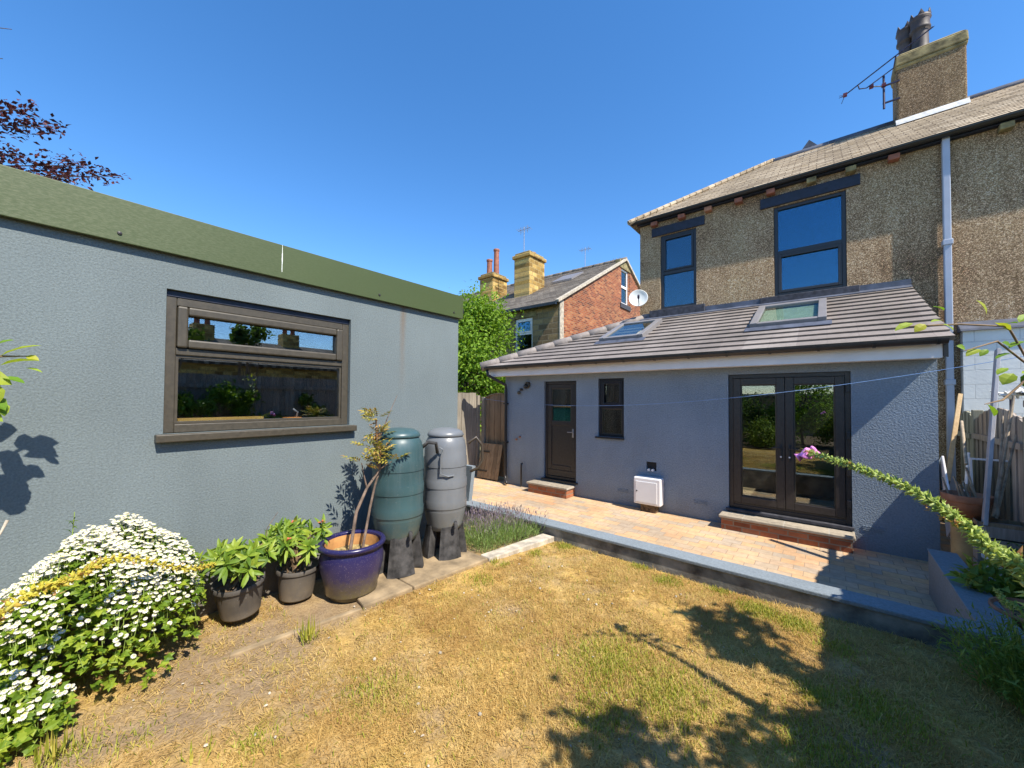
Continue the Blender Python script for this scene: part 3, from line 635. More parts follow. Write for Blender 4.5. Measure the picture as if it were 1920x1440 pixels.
MB().lathe([(.03, 0), (.03, .05), (0, .055)], (-5.41, 6.999, 2.19), 14, (0, -1, 0)).build('base', M['bronze'], sn, smooth=True)
MB().lathe([(0, -.045), (.035, -.03), (.045, 0), (.035, .03), (0, .045)], (-5.45, 6.94, 2.12), 14).build('sensor_head', M['bronze'], sn, smooth=True)
# ================================================================ MAIN HOUSE
HY = 9.5
def PH(u, d, z): return (u, HY+d, z)
ho = thing('terraced_house', 'tall brown pebbledashed terrace house with black upstairs windows and a stone slate roof', 'house', (1, 12, 0))
wins = [(-3.12, -2.31, 4.15, 5.95), (-.83, .30, 4.10, 5.94)]
holes_wall(MB(), PH, -3.62, 7.5, -.04, 6.30, wins, .3).build('wall', M['peb'], ho)
bx(-3.62, -3.32, 9.8, 14.2, -.04, 6.30).build('side_wall', M['peb'], ho)
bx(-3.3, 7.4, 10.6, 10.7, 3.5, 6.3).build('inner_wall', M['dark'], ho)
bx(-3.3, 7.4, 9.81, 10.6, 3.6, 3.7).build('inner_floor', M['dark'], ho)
zm = lambda y: 6.40+(8.20-6.40)/(12-9.32)*(y-9.32)
hx = lambda y: -3.68+(y-9.32)*(2.64/2.68)
rm = MB(); NR = 22
for i in range(NR):
    y0 = 9.31+2.69*i/NR; y1 = 9.31+2.69*(i+1)/NR+.012
    ja = rng.normal()*.002
    q0 = [(hx(y0), y0+.03, zm(y0)-.03), (8, y0+.03, zm(y0)-.03), (8, y1, zm(y1)-.03), (hx(y1), y1, zm(y1)-.03)]
    q1 = [(hx(y0), y0, zm(y0)+.012+ja*.6), (8, y0, zm(y0)+.012+ja*.6), (8, y1, zm(y1)+.003), (hx(y1), y1, zm(y1)+.003)]
    rm.hexa(q0, q1)
rmo = rm.build('roof', M['tile_main'], ho)
MB().add([(hx(9.2), 9.2, zm(9.2)), (hx(12), 12, zm(12)), (hx(12), 12, zm(12)), (hx(9.2), 14.8, zm(9.2))], [(0, 3, 1)]).build('side_roof', M['tile_main'], ho)
MB().add([(hx(12), 12, zm(12)), (8, 12, zm(12)), (8, 14.8, zm(9.2)), (hx(9.2), 14.8, zm(9.2))], [(0, 1, 2, 3)]).build('rear_roof', M['tile_main'], ho)
MB().tube([(hx(9.2), 9.2, zm(9.2)+.04), (hx(12), 12, zm(12)+.03)], .06, 8).build('hip_mortar', M['fillet2'] if 'fillet2' in M else M['tile_main'], rmo)
for i in range(9):
    y = 9.5+i*.29; p = Vector((hx(y)-.02, y+.02, zm(y)+.075)); MB().obox(p-Vector((.10, -.09, 0)), p+Vector((.02, -.02, .01)), (0, 0, 1), .02, .035).build('hip_nib', M['navy'], rmo)
for i in range(8):
    x0 = -1.05+i*1.12
    MB().tube([(x0, 12, zm(12)-.02), (x0+1.118, 12, zm(12)-.02)], .085, 10).build('ridge_tile', M['lead'], rmo, smooth=True)
MB().prism([pix(1497, 290, 1, 13.2), pix(1550, 282, 1, 13.2), pix(1517, 262, 1, 13.2)], (0, .15, 0)).build('gablet', M['lead'], rmo)
# gutter of the main house with brick corbels
prof2 = [(p*1.15, q*1.15) for p, q in prof]
MB().prism([(-3.78, 9.345+p, 6.385+q) for p, q in prof2], (12, 0, 0)).build('gutter', M['gutter'], ho)
bx(-3.66, 7.8, 9.40, 9.495, 6.302, 6.345).build('eaves_board', M['navy'], ho)
for i, px in enumerate((1227, 1278, 1328, 1385, 1445, 1522, 1596, 1677, 1890)):
    p = pix(px, 380, 1, 9.42)
    cb = bx(p.x-.075, p.x+.075, 9.36, 9.498, 6.20, 6.30)
    cb.build('corbel', [M['redclay'], M['terracotta'], M['capstone']][(0, 0, 1, 0, 0, 2, 2, 0, 2)[i]], ho, bevel=.012)
for (x0, x1) in ((-3.32, -2.13), (-1.06, .50)):
    bx(x0, x1, 9.465, 9.62, 5.962, 6.17).build('lintel', M['navy'], ho, bevel=.008)
for (x0, x1, z1) in ((-3.36, -2.12, 4.145), (-1.07, .47, 4.095)):
    bx(x0, x1, 9.41, 9.62, z1-.20, z1).build('sill', M['slate_sill'], ho, bevel=.01)
for (u0, u1, z0, z1), zt, g in ((wins[0], 5.03, 'glass_frost'), (wins[1], 4.99, 'glass_blue')):
    f = frame_mb(MB(), PH, u0+.002, u1-.002, z0+.002, z1-.002, .065, .03, .12); slab_mb(f, PH, u0+.067, u1-.067, zt-.04, zt+.04, .032, .12)
    f = f.build('window', M['black'], ho, bevel=.005)
    if g == 'glass_blue':
        frame_mb(MB(), PH, u0+.069, u1-.069, z0+.069, zt-.042, .055, .018, .10).build('sash', M['black'], f, bevel=.006)
        low = (u0+.126, u1-.126, z0+.126, zt-.099); hi = (u0+.07, u1-.07, zt+.042, z1-.07)
    else:
        frame_mb(MB(), PH, u0+.069, u1-.069, zt+.042, z1-.069, .045, .018, .10).build('sash', M['black'], f, bevel=.006)
        hi = (u0+.116, u1-.116, zt+.089, z1-.116); low = (u0+.07, u1-.07, z0+.07, zt-.042)
    for q in (low, hi): slab_mb(MB(), PH, *q, .06, .066).build('pane', M[g], f)
# white downpipe
dp = MB().box(1.505, 1.595, 9.385, 9.475, .0, 6.35).build('downpipe', M['greypipe'], ho, bevel=.012)
for z in (4.55, 2.25): bx(1.49, 1.61, 9.37, 9.49, z, z+.09).build('pipe_collar', M['greypipe'], dp, bevel=.01)
# chimney
CX0, CX1 = 1.20, 2.20
ch = bx(CX0, CX1, 11.5, 12.15, 7.5, 9.08).build('chimney', M['pebchim'], ho, bevel=.03)
cp = MB(); cpp = [(0, 9.06), (-.03, 9.14), (-.02, 9.36), (.06, 9.43)]
for (o0, z0), (o1, z1) in zip(cpp, cpp[1:]):
    cp.hexa([(CX0+o0, 11.5+o0, z0), (CX1-o0, 11.5+o0, z0), (CX1-o0, 12.15-o0, z0), (CX0+o0, 12.15-o0, z0)], [(CX0+o1, 11.5+o1, z1), (CX1-o1, 11.5+o1, z1), (CX1-o1, 12.15-o1, z1), (CX0+o1, 12.15-o1, z1)])
cp.build('chimney_cap', M['capstone'], ch, bevel=.03)
MB().hexa([(CX0-.02, 11.41, zm(11.41)+.03), (CX1+.02, 11.41, zm(11.41)+.03), (CX1+.02, 11.5, zm(11.5)+.02), (CX0-.02, 11.5, zm(11.5)+.02)], [(CX0-.02, 11.43, zm(11.41)+.07), (CX1+.02, 11.43, zm(11.41)+.07), (CX1+.02, 11.5, zm(11.5)+.12), (CX0-.02, 11.5, zm(11.5)+.12)]).build('mortar_fillet', M['fillet'], ch)
def crown_pot(x, y):
    p = MB().lathe([(.17, 9.40), (.17, 9.46), (.135, 9.50), (.125, 9.86), (.165, 9.88), (.165, 9.93), (.15, 9.95), (.15, 10.10), (.175, 10.12), (.165, 10.17), (.12, 10.17), (.11, 9.5), (0, 9.5)], (x, y, 0), 20)
    for k in range(6):
        a = 2*math.pi*(k+.5)/6; c = Vector((x+.145*math.cos(a), y+.145*math.sin(a), 10.165)); t = Vector((-math.sin(a), math.cos(a), 0)); n = Vector((math.cos(a), math.sin(a), 0))
        p.prism([c-t*.05, c+t*.05, c+Vector((0, 0, .11))], n*.02)
    p.build('chimney_pot', M['potclay'], ch, smooth=True)
crown_pot(1.60, 11.78); crown_pot(1.42, 11.98)
# tv aerial on the chimney
ae = thing('tv_aerial', 'dark yagi aerial on a bracket at the left side of the pebbledashed chimney', 'aerial', (1.1, 11.5, 8.4))
A0, A1 = Vector((.36, 11.3, 8.83)), Vector((1.72, 11.3, 9.56))
MB().tube([A0, A1], .013, 6).build('boom', M['darkmetal'], ae)
el = MB()
for i in range(15):
    p = A0.lerp(A1, .10+.88*i/14); el.tube([p-Vector((-.03, .10, .05)), p+Vector((-.03, .10, .05))], .005, 4)
for k in (-1, 1):
    el.tube([A0+Vector((0, 0, .0)), A0+Vector((-.10, .12*k, .05*k))], .006, 4); el.tube([A0, A0+Vector((-.06, .12*k, -.10))], .006, 4)
el.build('elements', M['darkmetal'], ae)
MB().tube([A0.lerp(A1, .16), A0.lerp(A1, .16)+Vector((.02, 0, -.10)), Vector((.72, 11.35, 8.84)), Vector((1.16, 11.45, 9.12)), A0.lerp(A1, .60)], .012, 6).build('support_arm', M['darkmetal'], ae)
MB().tube([(1.0, 11.45, 8.30), (1.0, 11.45, 9.02)], .02, 8).build('mast', M['darkmetal'], ae)
MB().tube([(1.0, 11.45, 8.80), (.80, 11.4, 8.86)], .013, 6).build('mast_arm', M['metal'], ae)
for z in (8.42, 8.80): bx(.98, 1.25, 11.46, 11.485, z, z+.03).build('bracket', M['darkmetal'], ae)
for p in (A0, Vector((.80, 11.4, 8.86)), Vector((1.0, 11.45, 8.82))): bx(p.x-.035, p.x+.035, p.y-.035, p.y+.035, p.z-.03, p.z+.03).build('clamp', M['redplastic'], ae)
# satellite dish
sd = thing('satellite_dish', 'pale satellite dish on the left corner of the pebbledashed house', 'satellite dish', (-3.6, 9.3, 4.4))
ax_ = Vector((.40, -1, .28)).normalized(); dc = Vector((-3.56, 9.22, 4.45))
MB().lathe([(0, -.05), (.10, -.042), (.17, -.02), (.215, .012), (.225, .018), (.212, .02), (.165, -.012), (.1, -.034), (0, -.042)], dc, 28, ax_).build('reflector', M['dish'], sd, smooth=True)
MB().tube([dc+Vector((.02, 0, -.2)), dc+ax_*.30+Vector((0, 0, -.15))], .011, 6).build('arm', M['darkmetal'], sd)
MB().tube([dc+ax_*.27+Vector((0, 0, -.13)), dc+ax_*.36+Vector((0, 0, -.11))], .026, 8).build('receiver', M['darkmetal'], sd)
MB().tube([dc-ax_*.04, (-3.58, 9.5, 4.40)], .02, 8).build('bracket', M['darkmetal'], sd)
# neighbour's white painted block lean-to
ws = thing('lean_to', 'white painted blockwork lean-to behind the right hand fence', 'outbuilding', (3.3, 9.35, 0))
bx(1.68, 5.5, 9.32, 9.49, -.04, 3.10).build('wall', M['block'], ws)
MB().hexa([(1.65, 9.27, 3.10), (5.5, 9.27, 3.10), (5.5, 9.495, 3.10), (1.65, 9.495, 3.10)], [(1.65, 9.28, 3.13), (5.5, 9.28, 3.13), (5.5, 9.495, 3.27), (1.65, 9.495, 3.27)]).build('flashing', M['lead'], ws)
# ================================================================ STONE TERRACE BEHIND
SY0, SX = 12.0, -7.54
SSL = .53; SZ = 5.62; APY = 17.85; APZ = SZ+SSL*(APY-SY0)
sh = thing('stone_house', 'stone fronted end terrace house with a red brick gable beyond the garden', 'house', (-13, 16, 0))
def PS_(u, d, z): return (u, SY0+d, z)
sw = [(-9.66, -8.78, 3.4, 5.14)]
holes_wall(MB(), PS_, -22, SX-.001, -.04, SZ+.02, sw, .3).build('wall', M['stone_xz'], sh)
def PSg(u, d, z): return (SX-d, u, z)
gw = (APY-.55, APY+.55, 6.55, 8.25)
gz = holes_wall(MB(), PSg, SY0+.003, 2*APY-SY0, -.04, SZ, [], .25)
# gable triangle built round the attic window
for s_ in (0, 1):
    ya = SY0 if s_ == 0 else 2*APY-SY0; yw = gw[0] if s_ == 0 else gw[1]
    gz.prism([(SX, ya, SZ), (SX, yw, SZ), (SX, yw, SZ+SSL*abs(yw-ya))], (-.25, 0, 0))
zt_ = SZ+SSL*abs(gw[0]-SY0)
gz.box(SX-.25, SX, gw[0], gw[1], SZ, gw[2]); gz.prism([(SX, gw[0], gw[3]), (SX, gw[1], gw[3]), (SX, gw[1], zt_), (SX, APY, APZ), (SX, gw[0], zt_)], (-.25, 0, 0))
gz.build('gable_wall', M['brick_gable'], sh)
bx(SX-.03, SX+.012, SY0-.012, SY0+.25, 0, SZ).build('quoins', M['kerb'], sh)
sr = MB(); ov = .25
for i in range(28):
    y0 = SY0-ov+(APY-SY0+ov)*i/28; y1 = SY0-ov+(APY-SY0+ov)*(i+1)/28+.01; z = lambda y: SZ+SSL*(y-SY0)
    sr.hexa([(-22, y0, z(y0)-.02), (SX+.06, y0, z(y0)-.02), (SX+.06, y1, z(y1)-.02), (-22, y1, z(y1)-.02)], [(-22, y0, z(y0)+.05), (SX+.06, y0, z(y0)+.05), (SX+.06, y1, z(y1)+.028), (-22, y1, z(y1)+.028)])
sro = sr.build('roof', M['tile_stone'], sh)
MB().hexa([(-22, APY, APZ-.02), (SX+.06, APY, APZ-.02), (SX+.06, 2*APY-SY0+ov, SZ-.15), (-22, 2*APY-SY0+ov, SZ-.15)], [(-22, APY, APZ+.03), (SX+.06, APY, APZ+.03), (SX+.06, 2*APY-SY0+ov, SZ-.1), (-22, 2*APY-SY0+ov, SZ-.1)]).build('rear_roof', M['tile_stone'], sh)
for s_ in (0, 1):
    ya = SY0-ov if s_ == 0 else 2*APY-SY0+ov
    MB().obox((SX+.03, ya, SZ-SSL*ov+.03), (SX+.03, APY, APZ+.03), (0, 0, 1), .14, .10).build('verge', M['kerb'], sro)
for i in range(24):
    x1 = SX+.08-i*.6
    MB().tube([(x1-.57, APY, APZ+.04), (x1, APY, APZ+.04)], .11, 8).build('ridge_tile', M['tile_stone'], sro, smooth=True)
bx(-22, SX, SY0-.32, SY0-.22, SZ-.22, SZ-.13).build('gutter', M['gutter'], sh)
f = frame_mb(MB(), PS_, -9.655, -8.785, 3.4, 5.135, .07, .06, .14); slab_mb(f, PS_, -9.585, -8.855, 4.50, 4.58, .062, .14)
f = f.build('window', M['white'], sh)
frame_mb(MB(), PS_, -9.583, -8.857, 4.582, 5.063, .05, .04, .12).build('sash', M['white'], f)
slab_mb(MB(), PS_, -9.58, -8.86, 3.47, 4.50, .09, .10).build('pane', M['glass_dim'], f)
slab_mb(MB(), PS_, -9.53, -8.91, 4.63, 5.01, .08, .09).build('pane', M['glass_blue'], f)
bx(-9.85, -8.6, SY0-.02, SY0+.1, 5.145, 5.45).build('lintel', M['capstone'], sh)
f = frame_mb(MB(), PSg, gw[0]+.15, gw[1]-.15, gw[2], gw[3], .09, .06, .14); slab_mb(f, PSg, gw[0]+.24, gw[1]-.24, 7.34, 7.45, .055, .14)
f = f.build('attic_window', M['white'], sh)
for z0, z1 in ((gw[2]+.09, 7.34), (7.45, gw[3]-.09)): slab_mb(MB(), PSg, gw[0]+.24, gw[1]-.24, z0, z1, .09, .10).build('pane', M['glass'], f)
slab_mb(MB(), PSg, gw[0], gw[0]+.15, gw[2], gw[3], .02, .2).build('reveal', M['brick_gable'], f); slab_mb(MB(), PSg, gw[1]-.15, gw[1], gw[2], gw[3], .02, .2).build('reveal', M['brick_gable'], f)
slab_mb(MB(), PSg, gw[0]-.1, gw[1]+.1, gw[3]+.002, gw[3]+.35, -.02, .2).build('lintel', M['capstone'], sh); slab_mb(MB(), PSg, gw[0]-.05, gw[1]+.05, gw[2]-.22, gw[2]-.002, -.05, .2).build('sill', M['slate_sill'], sh)
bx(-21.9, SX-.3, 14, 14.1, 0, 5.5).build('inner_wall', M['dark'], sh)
# skylight on stone roof
def zst(y): return SZ+SSL*(y-SY0)
MB().hexa([(-10.1, 15.3, zst(15.3)+.06), (-9.0, 15.3, zst(15.3)+.06), (-9.0, 16.4, zst(16.4)+.06), (-10.1, 16.4, zst(16.4)+.06)], [(-10.1, 15.3, zst(15.3)+.15), (-9.0, 15.3, zst(15.3)+.15), (-9.0, 16.4, zst(16.4)+.15), (-10.1, 16.4, zst(16.4)+.15)]).build('skylight', M['skyl'], sro)
def stone_chimney(x0, x1, y0, y1, zb, ztp, pots):
    c = bx(x0, x1, y0, y1, zb, ztp-.28).build('chimney', M['stone_chim'], sh, bevel=.03)
    bx(x0-.07, x1+.07, y0-.07, y1+.07, ztp-.28, ztp-.12).build('chimney_cap', M['stone_chim'], c, bevel=.03)
    bx(x0+.02, x1-.02, y0+.02, y1-.02, ztp-.12, ztp).build('flaunching', M['capstone'], c, bevel=.04)
    for (px_, py_, h, r) in pots:
        MB().lathe([(r*1.1, ztp-.02), (r, ztp+.05), (r*.92, ztp+h-.1), (r*1.12, ztp+h-.09), (r*1.12, ztp+h), (r*.8, ztp+h), (r*.7, ztp+.1), (0, ztp+.1)], (px_, py_, 0), 16).build('chimney_pot', M['redclay'], c, smooth=True)
stone_chimney(-11.25, -10.35, 13.9, 15.1, 6.3, 8.72, [(-10.8, 14.7, .18, .16)])
stone_chimney(-13.65, -12.75, 14.1, 15.2, 6.3, 8.28, [(-13.35, 14.5, .80, .14), (-13.1, 14.75, 1.35, .14)])
def mast_aerial(name, lab, x, y, z0, z1):
    t = thing(name, lab, 'aerial', (x, y, z0))
    MB().tube([(x, y, z0), (x, y, z1)], .018, 6).build('mast', M['metal'], t)
    e = MB(); e.tube([(x-.35, y, z1-.12), (x+.35, y, z1-.12)], .012, 5)
    for k in range(6): e.tube([(x-.3+.12*k, y-.22, z1-.12), (x-.3+.12*k, y+.22, z1-.12)], .008, 4)
    for k in (-1, 1): e.tube([(x+.2*k, y, z1-.32), (x+.2*k, y, z1+.04)], .009, 4)
    e.build('elements', M['metal'], t)
mast_aerial('tv_aerial', 'tall thin aerial mast beside the left face of the wide stone chimney', -10.9, 14.2, 8.0, 10.0)
mast_aerial('tv_aerial', 'short aerial mast behind the ridge right of the wide stone chimney', -10.6, 19.5, 8.0, 10.6)
mast_aerial('tv_aerial', 'small cross shaped aerial standing alone on the ridge near the brick gable', -9.6, 21.5, 8.0, 10.35)
# ================================================================ FENCES
def slat_fence(t, a, b, z0, topf, n, mat, th=.022, name='panel', back=True):
    a = Vector(a); b = Vector(b); d = (b-a); L = d.length; d.normalize(); nn = Vector((-d.y, d.x, 0)); mb = MB()
    wd = L/n
    for i in range(n):
        s0 = i*wd-.003; s1 = (i+1)*wd+.003; off = nn*((i % 2)*.012+rng.normal()*.002)
        p = a+d*s0+off; q = a+d*s1+off; t0 = topf(s0/L)+rng.normal()*.004; t1 = topf(s1/L)+rng.normal()*.004
        mb.hexa([(p.x, p.y, z0), (q.x, q.y, z0), (q.x+nn.x*th, q.y+nn.y*th, z0), (p.x+nn.x*th, p.y+nn.y*th, z0)],
                [(p.x, p.y, t0), (q.x, q.y, t1), (q.x+nn.x*th, q.y+nn.y*th, t1), (p.x+nn.x*th, p.y+nn.y*th, t0)])
    o = mb.build(name, M[mat], t)
    if back:
        for z in (z0+.25, topf(0)-.22):
            p = a+nn*.055+Vector((0, 0, z)); q = b+nn*.055+Vector((0, 0, z)); MB().obox(p, q, (0, 0, 1), .035, .07).build('rail', M[mat], t)
    return o
def post(t, x, y, z0, z1, mat, s=.09): bx(x-s/2, x+s/2, y-s/2, y+s/2, z0, z1).build('post', M[mat], t, bevel=.006)
lf = thing('fence', 'weathered grey board fence between the garage and the arched side gate', 'fence', (-7, 5.5, 0))
slat_fence(lf, (-7.0, 3.5, 0), (-7.0, 5.3, 0), .02, lambda s: 2.12, 14, 'fence')
slat_fence(lf, (-7.0, 5.4, 0), (-7.0, 7.15, 0), .02, lambda s: 2.10+.03*s, 14, 'fence')
for y in (5.35, 7.2): post(lf, -7.0, y, 0, 2.18 if y < 6 else 2.06, 'fence')
post(lf, -6.86, 7.28, 0, 2.02, 'fence')
ag = thing('side_gate', 'tall arched plank gate closing the passage beside the extension', 'gate', (-6.4, 7.3, 0))
slat_fence(ag, (-6.80, 7.30, 0), (-5.93, 7.30, 0), .05, lambda s: 2.0+.10*math.sin(math.pi*min(1, s*.95)), 9, 'gatewood', name='boards')
ga2 = MB(); pts = [(-6.80+.87*i/12, 7.285, 2.0+.10*math.sin(math.pi*min(1, i/12*.95))+.012) for i in range(13)]
for p, q in zip(pts, pts[1:]): ga2.obox(p, q, (0, 0, 1), .05, .022)
ga2.build('top_rail', M['gatewood'], ag)
sg = thing('small_gate', 'small bare wood ledged gate leaning loose against the side gate', 'gate', (-6.45, 7.1, 0))
b_ = MB()
for i in range(6):
    x = -6.80+i*.115; b_.hexa([(x, 6.98, .03), (x+.11, 6.98, .03), (x+.11, 7.0, .03), (x, 7.0, .03)], [(x, 7.16, .86), (x+.11, 7.16, .86), (x+.11, 7.18, .86), (x, 7.18, .86)])
b_.build('boards', M['gatewood'], sg)
for z in (.20, .66):
    y = 6.98+.18*(z/.83)-.014; MB().obox((-6.80, y, z), (-6.5, y+.0, z), (0, 0, 1), .014, .035).build('strap_hinge', M['black'], sg)
# right boundary fence
RX = 1.65
fr = thing('fence', 'green grey arched top slatted fence on the right boundary near the white lean-to', 'fence', (RX, 6, 0))
arch = lambda base, rise: (lambda s: base+rise*max(0, math.sin(math.pi*min(1, max(0, s))))**.8)
slat_fence(fr, (RX, 8.50, 0), (RX, 9.30, 0), .05, arch(1.70, .14), 9, 'fence_green')
slat_fence(fr, (RX, 6.60, 0), (RX, 8.40, 0), .05, arch(1.72, .18), 18, 'fence_brown')
slat_fence(fr, (RX, 4.65, 0), (RX, 6.50, 0), .05, lambda s: 1.75+.45*math.sin(math.pi*min(1, max(0, 1-s)*.6)), 18, 'fence_brown')
for y0, y1 in ((2.8, 4.55), (.95, 2.7), (-.9, .85), (-2.75, -1.0)):
    slat_fence(fr, (RX, y0, 0), (RX, y1, 0), .2, lambda s: 2.40, 16, 'fence_brown')
for y, z in ((8.45, 1.86), (6.55, 1.82), (4.6, 2.3), (2.75, 2.4), (.9, 2.4), (-.95, 2.4)): post(fr, RX-.005, y, 0, z, 'fence_green', .1)
# ---- bits standing in the right hand corner
tag(MB().obox(pix(1776, 905, 1, 7.35), pix(1800, 742, 1, 8.3), (1, 0, 0), .10, .045).build('plank', M['newwood'], bevel=.004), 'pale fresh timber plank leaning beside the grey downpipe', 'plank')
tag(MB().obox(pix(1846, 985, 1, 5.9), pix(1871, 655, 1, 6.25), (1, 0, 0), .09, .03).build('plank', M['greyboard'], bevel=.004), 'tall grey board leaning against the fence beside the bamboo canes', 'plank')
for k, (p0, p1) in enumerate((((1862, 968), (1893, 770)), ((1868, 972), (1905, 815)), ((1871, 968), (1880, 780)), ((1866, 966), (1901, 742)))):
    tag(MB().tube([pix(*p0, 1, 6.0), pix(*p1, 1, 6.3)], .011, 7).build('bamboo_cane', M['cane'], smooth=True), 'one of the grey bamboo canes leaning on the right fence beside the grey board', 'cane', 'bamboo canes leaning on the fence')
tc = pix(1813, 930, 1, 6.15)
tp = thing('terracotta_pot', 'terracotta pot holding cut canes on the yellow clay pipe by the right fence', 'flowerpot', (tc.x, tc.y, tc.z-.2))
MB().lathe([(.13, -.22), (.165, -.06), (.17, -.05), (.185, -.045), (.188, .02), (.17, .02), (.155, -.05), (.12, -.05), (0, -.05)], tc, 28).build('pot', M['terracotta'], tp, smooth=True)
for k in range(11):
    p = tc+Vector((rng.normal()*.05+.03, rng.normal()*.05, -.05)); tag(MB().tube([p, p+Vector((rng.normal()*.03, rng.normal()*.03, .13+rng.random()*.12+(.12 if k == 0 else 0))) + Vector((-.02, 0, 0))], .009, 6).build('cut_cane', M['cane'], smooth=True), 'one of the short cut canes standing in the terracotta pot', 'cane', 'cut canes in the terracotta pot')
tag(MB().lathe([(.135, 0), (.13, .04), (.12, .06), (.12, tc.z-.30), (.14, tc.z-.28), (.14, tc.z-.225), (.10, tc.z-.225), (0, tc.z-.3)], (tc.x+.0, tc.y, 0), 24).build('clay_pipe', M['yclay'], smooth=True), 'yellow clay chimney pipe standing upright under the terracotta pot', 'clay pipe')
p = pix(1862, 980, 1, 6.0)
tr = thing('wooden_tray', 'old brown wooden tray under the feet of the bamboo canes', 'tray', (p.x, p.y, p.z-.06))
bx(p.x-.12, p.x+.20, p.y-.12, p.y+.12, p.z-.05, p.z-.03).build('base', M['gatewood'], tr)
for a in ((p.x-.12, p.x+.20, p.y-.13, p.y-.12), (p.x-.12, p.x+.20, p.y+.12, p.y+.13), (p.x-.13, p.x-.12, p.y-.13, p.y+.13), (p.x+.20, p.x+.21, p.y-.13, p.y+.13)): bx(*a, p.z-.055, p.z+.02).build('side', M['gatewood'], tr)
cr_ = thing('crate', 'rough brown crate supporting the tray of canes near the right fence', 'crate', (p.x, p.y, .3))
for z in np.arange(.3, p.z-.12, .12): bx(p.x-.13, p.x+.22, p.y-.14, p.y+.14, z, z+.105).build('slats', M['fence_brown'], cr_, bevel=.004)
p0 = pix(1822, 860, 1, 7.0); p1 = pix(1855, 945, 1, 7.0)
cf_ = thing('cold_frame_light', 'small white framed glass sheet leaning on the fence behind the terracotta pot', 'glass sheet', (p0.x, 7.0, .5))
def PC(u, d, z): return (u, 7.0+d+(z-.5)*.12, z)
frame_mb(MB(), PC, p0.x, p0.x+.36, .55, p0.z, .02, 0, .02).build('frame', M['white'], cf_)
slab_mb(MB(), PC, p0.x+.02, p0.x+.34, .57, p0.z-.02, .008, .012).build('pane', M['glass_clear'], cf_)
for k, (pa, pb, nm, lb) in enumerate(((((1803, 790)), (1812, 870), 'garden_hoe', 'old wooden tool handle leaning left of the white framed glass'), ((1816, 850), (1810, 925), 'garden_stake', 'white stake leaning beside the white framed glass'))):
    tag(MB().tube([pix(*pa, 1, 7.6), pix(*pb, 1, 6.9)], .016, 7).build(nm, M['cane' if k == 0 else 'white'], smooth=True), lb, 'stake')
for k, (pa, pb) in enumerate((((1763, 862), (1790, 1010)), ((1768, 890), (1782, 1000)))):
    a = pix(*pa, 1, 7.1); b = pix(*pb, 1, 6.7)
    tag(MB().obox(b, a, (1, 0, 0), .30, .02).build('folded_sheet', M['greyboard' if k else 'white'], bevel=.004), ('pale' if not k else 'grey')+' flat board propped on edge in the dark gap beside the extension wall', 'board')
pb_ = MB()
c0 = pix(1900, 738, 1, 8.3)
for k in range(9):
    pts = [c0+Vector((rng.normal()*.09, rng.normal()*.05, rng.normal()*.04)) for _ in range(4)]; pb_.tube(pts, [.012, .03, .028, .01], 7)
tag(pb_.build('plastic_bundle', M['fillet'], smooth=True), 'crumpled clear plastic bundle hanging at the top of the right fence', 'plastic sheet')
tag(MB().tube([c0+Vector((-.02, 0, -.28)), c0+Vector((-.02, 0, -.08))], .016, 6).build('fence_hook', M['darkmetal']), 'small dark hook on top of the right fence below the plastic bundle', 'hook')
tcb = thing('garden_cabinet', 'tall teal cabinet standing behind the garage, mirrored in the back door glass', 'cabinet', (-6.5, 3.75, 0))
bx(-7.0-.1+.2, -6.0, 3.5, 3.95, .0, 1.72).build('carcass', M['teal'], tcb, bevel=.01)
for k in (0, 1): bx(-6.88+.44*k, -6.46+.44*k, 3.955, 3.975, .06, 1.66).build('door', M['teal'], tcb, bevel=.006)
bx(-6.94, -5.96, 3.46, 4.0, 1.722, 1.76).build('top', M['newwood'], tcb, bevel=.006)
rf_ = thing('fence', 'pale board fence panel standing against the back wall of the garage', 'fence', (-6.4, 3.43, 0))
slat_fence(rf_, (-7.0, 3.40, 0), (-4.6, 3.40, 0), .02, lambda s: 2.45, 18, 'fence', back=False)
# washing line
pa, pb, pc = Vector((-6.86, 7.24, 1.98)), pix(1300, 750, 1, 5.9), pix(1920, 668, 1, 6.4)
pts = []
for i in range(41):
    t = i/40; L1 = pa.lerp(pc, t); pts.append(L1)
a_, b_, c_ = [Vector(v) for v in (pa, pb, pc)]
tb_ = (b_.x-a_.x)/(c_.x-a_.x); dz = b_.z-(a_.z+(c_.z-a_.z)*tb_)
pts = [Vector((p.x, p.y, p.z+dz*(i/40)*(1-i/40)/(tb_*(1-tb_)))) for i, p in enumerate(pts)]
tag(MB().tube(pts, .0035, 5).build('washing_line', M['line']), 'thin blue washing line sagging across the patio in front of the extension', 'washing line')
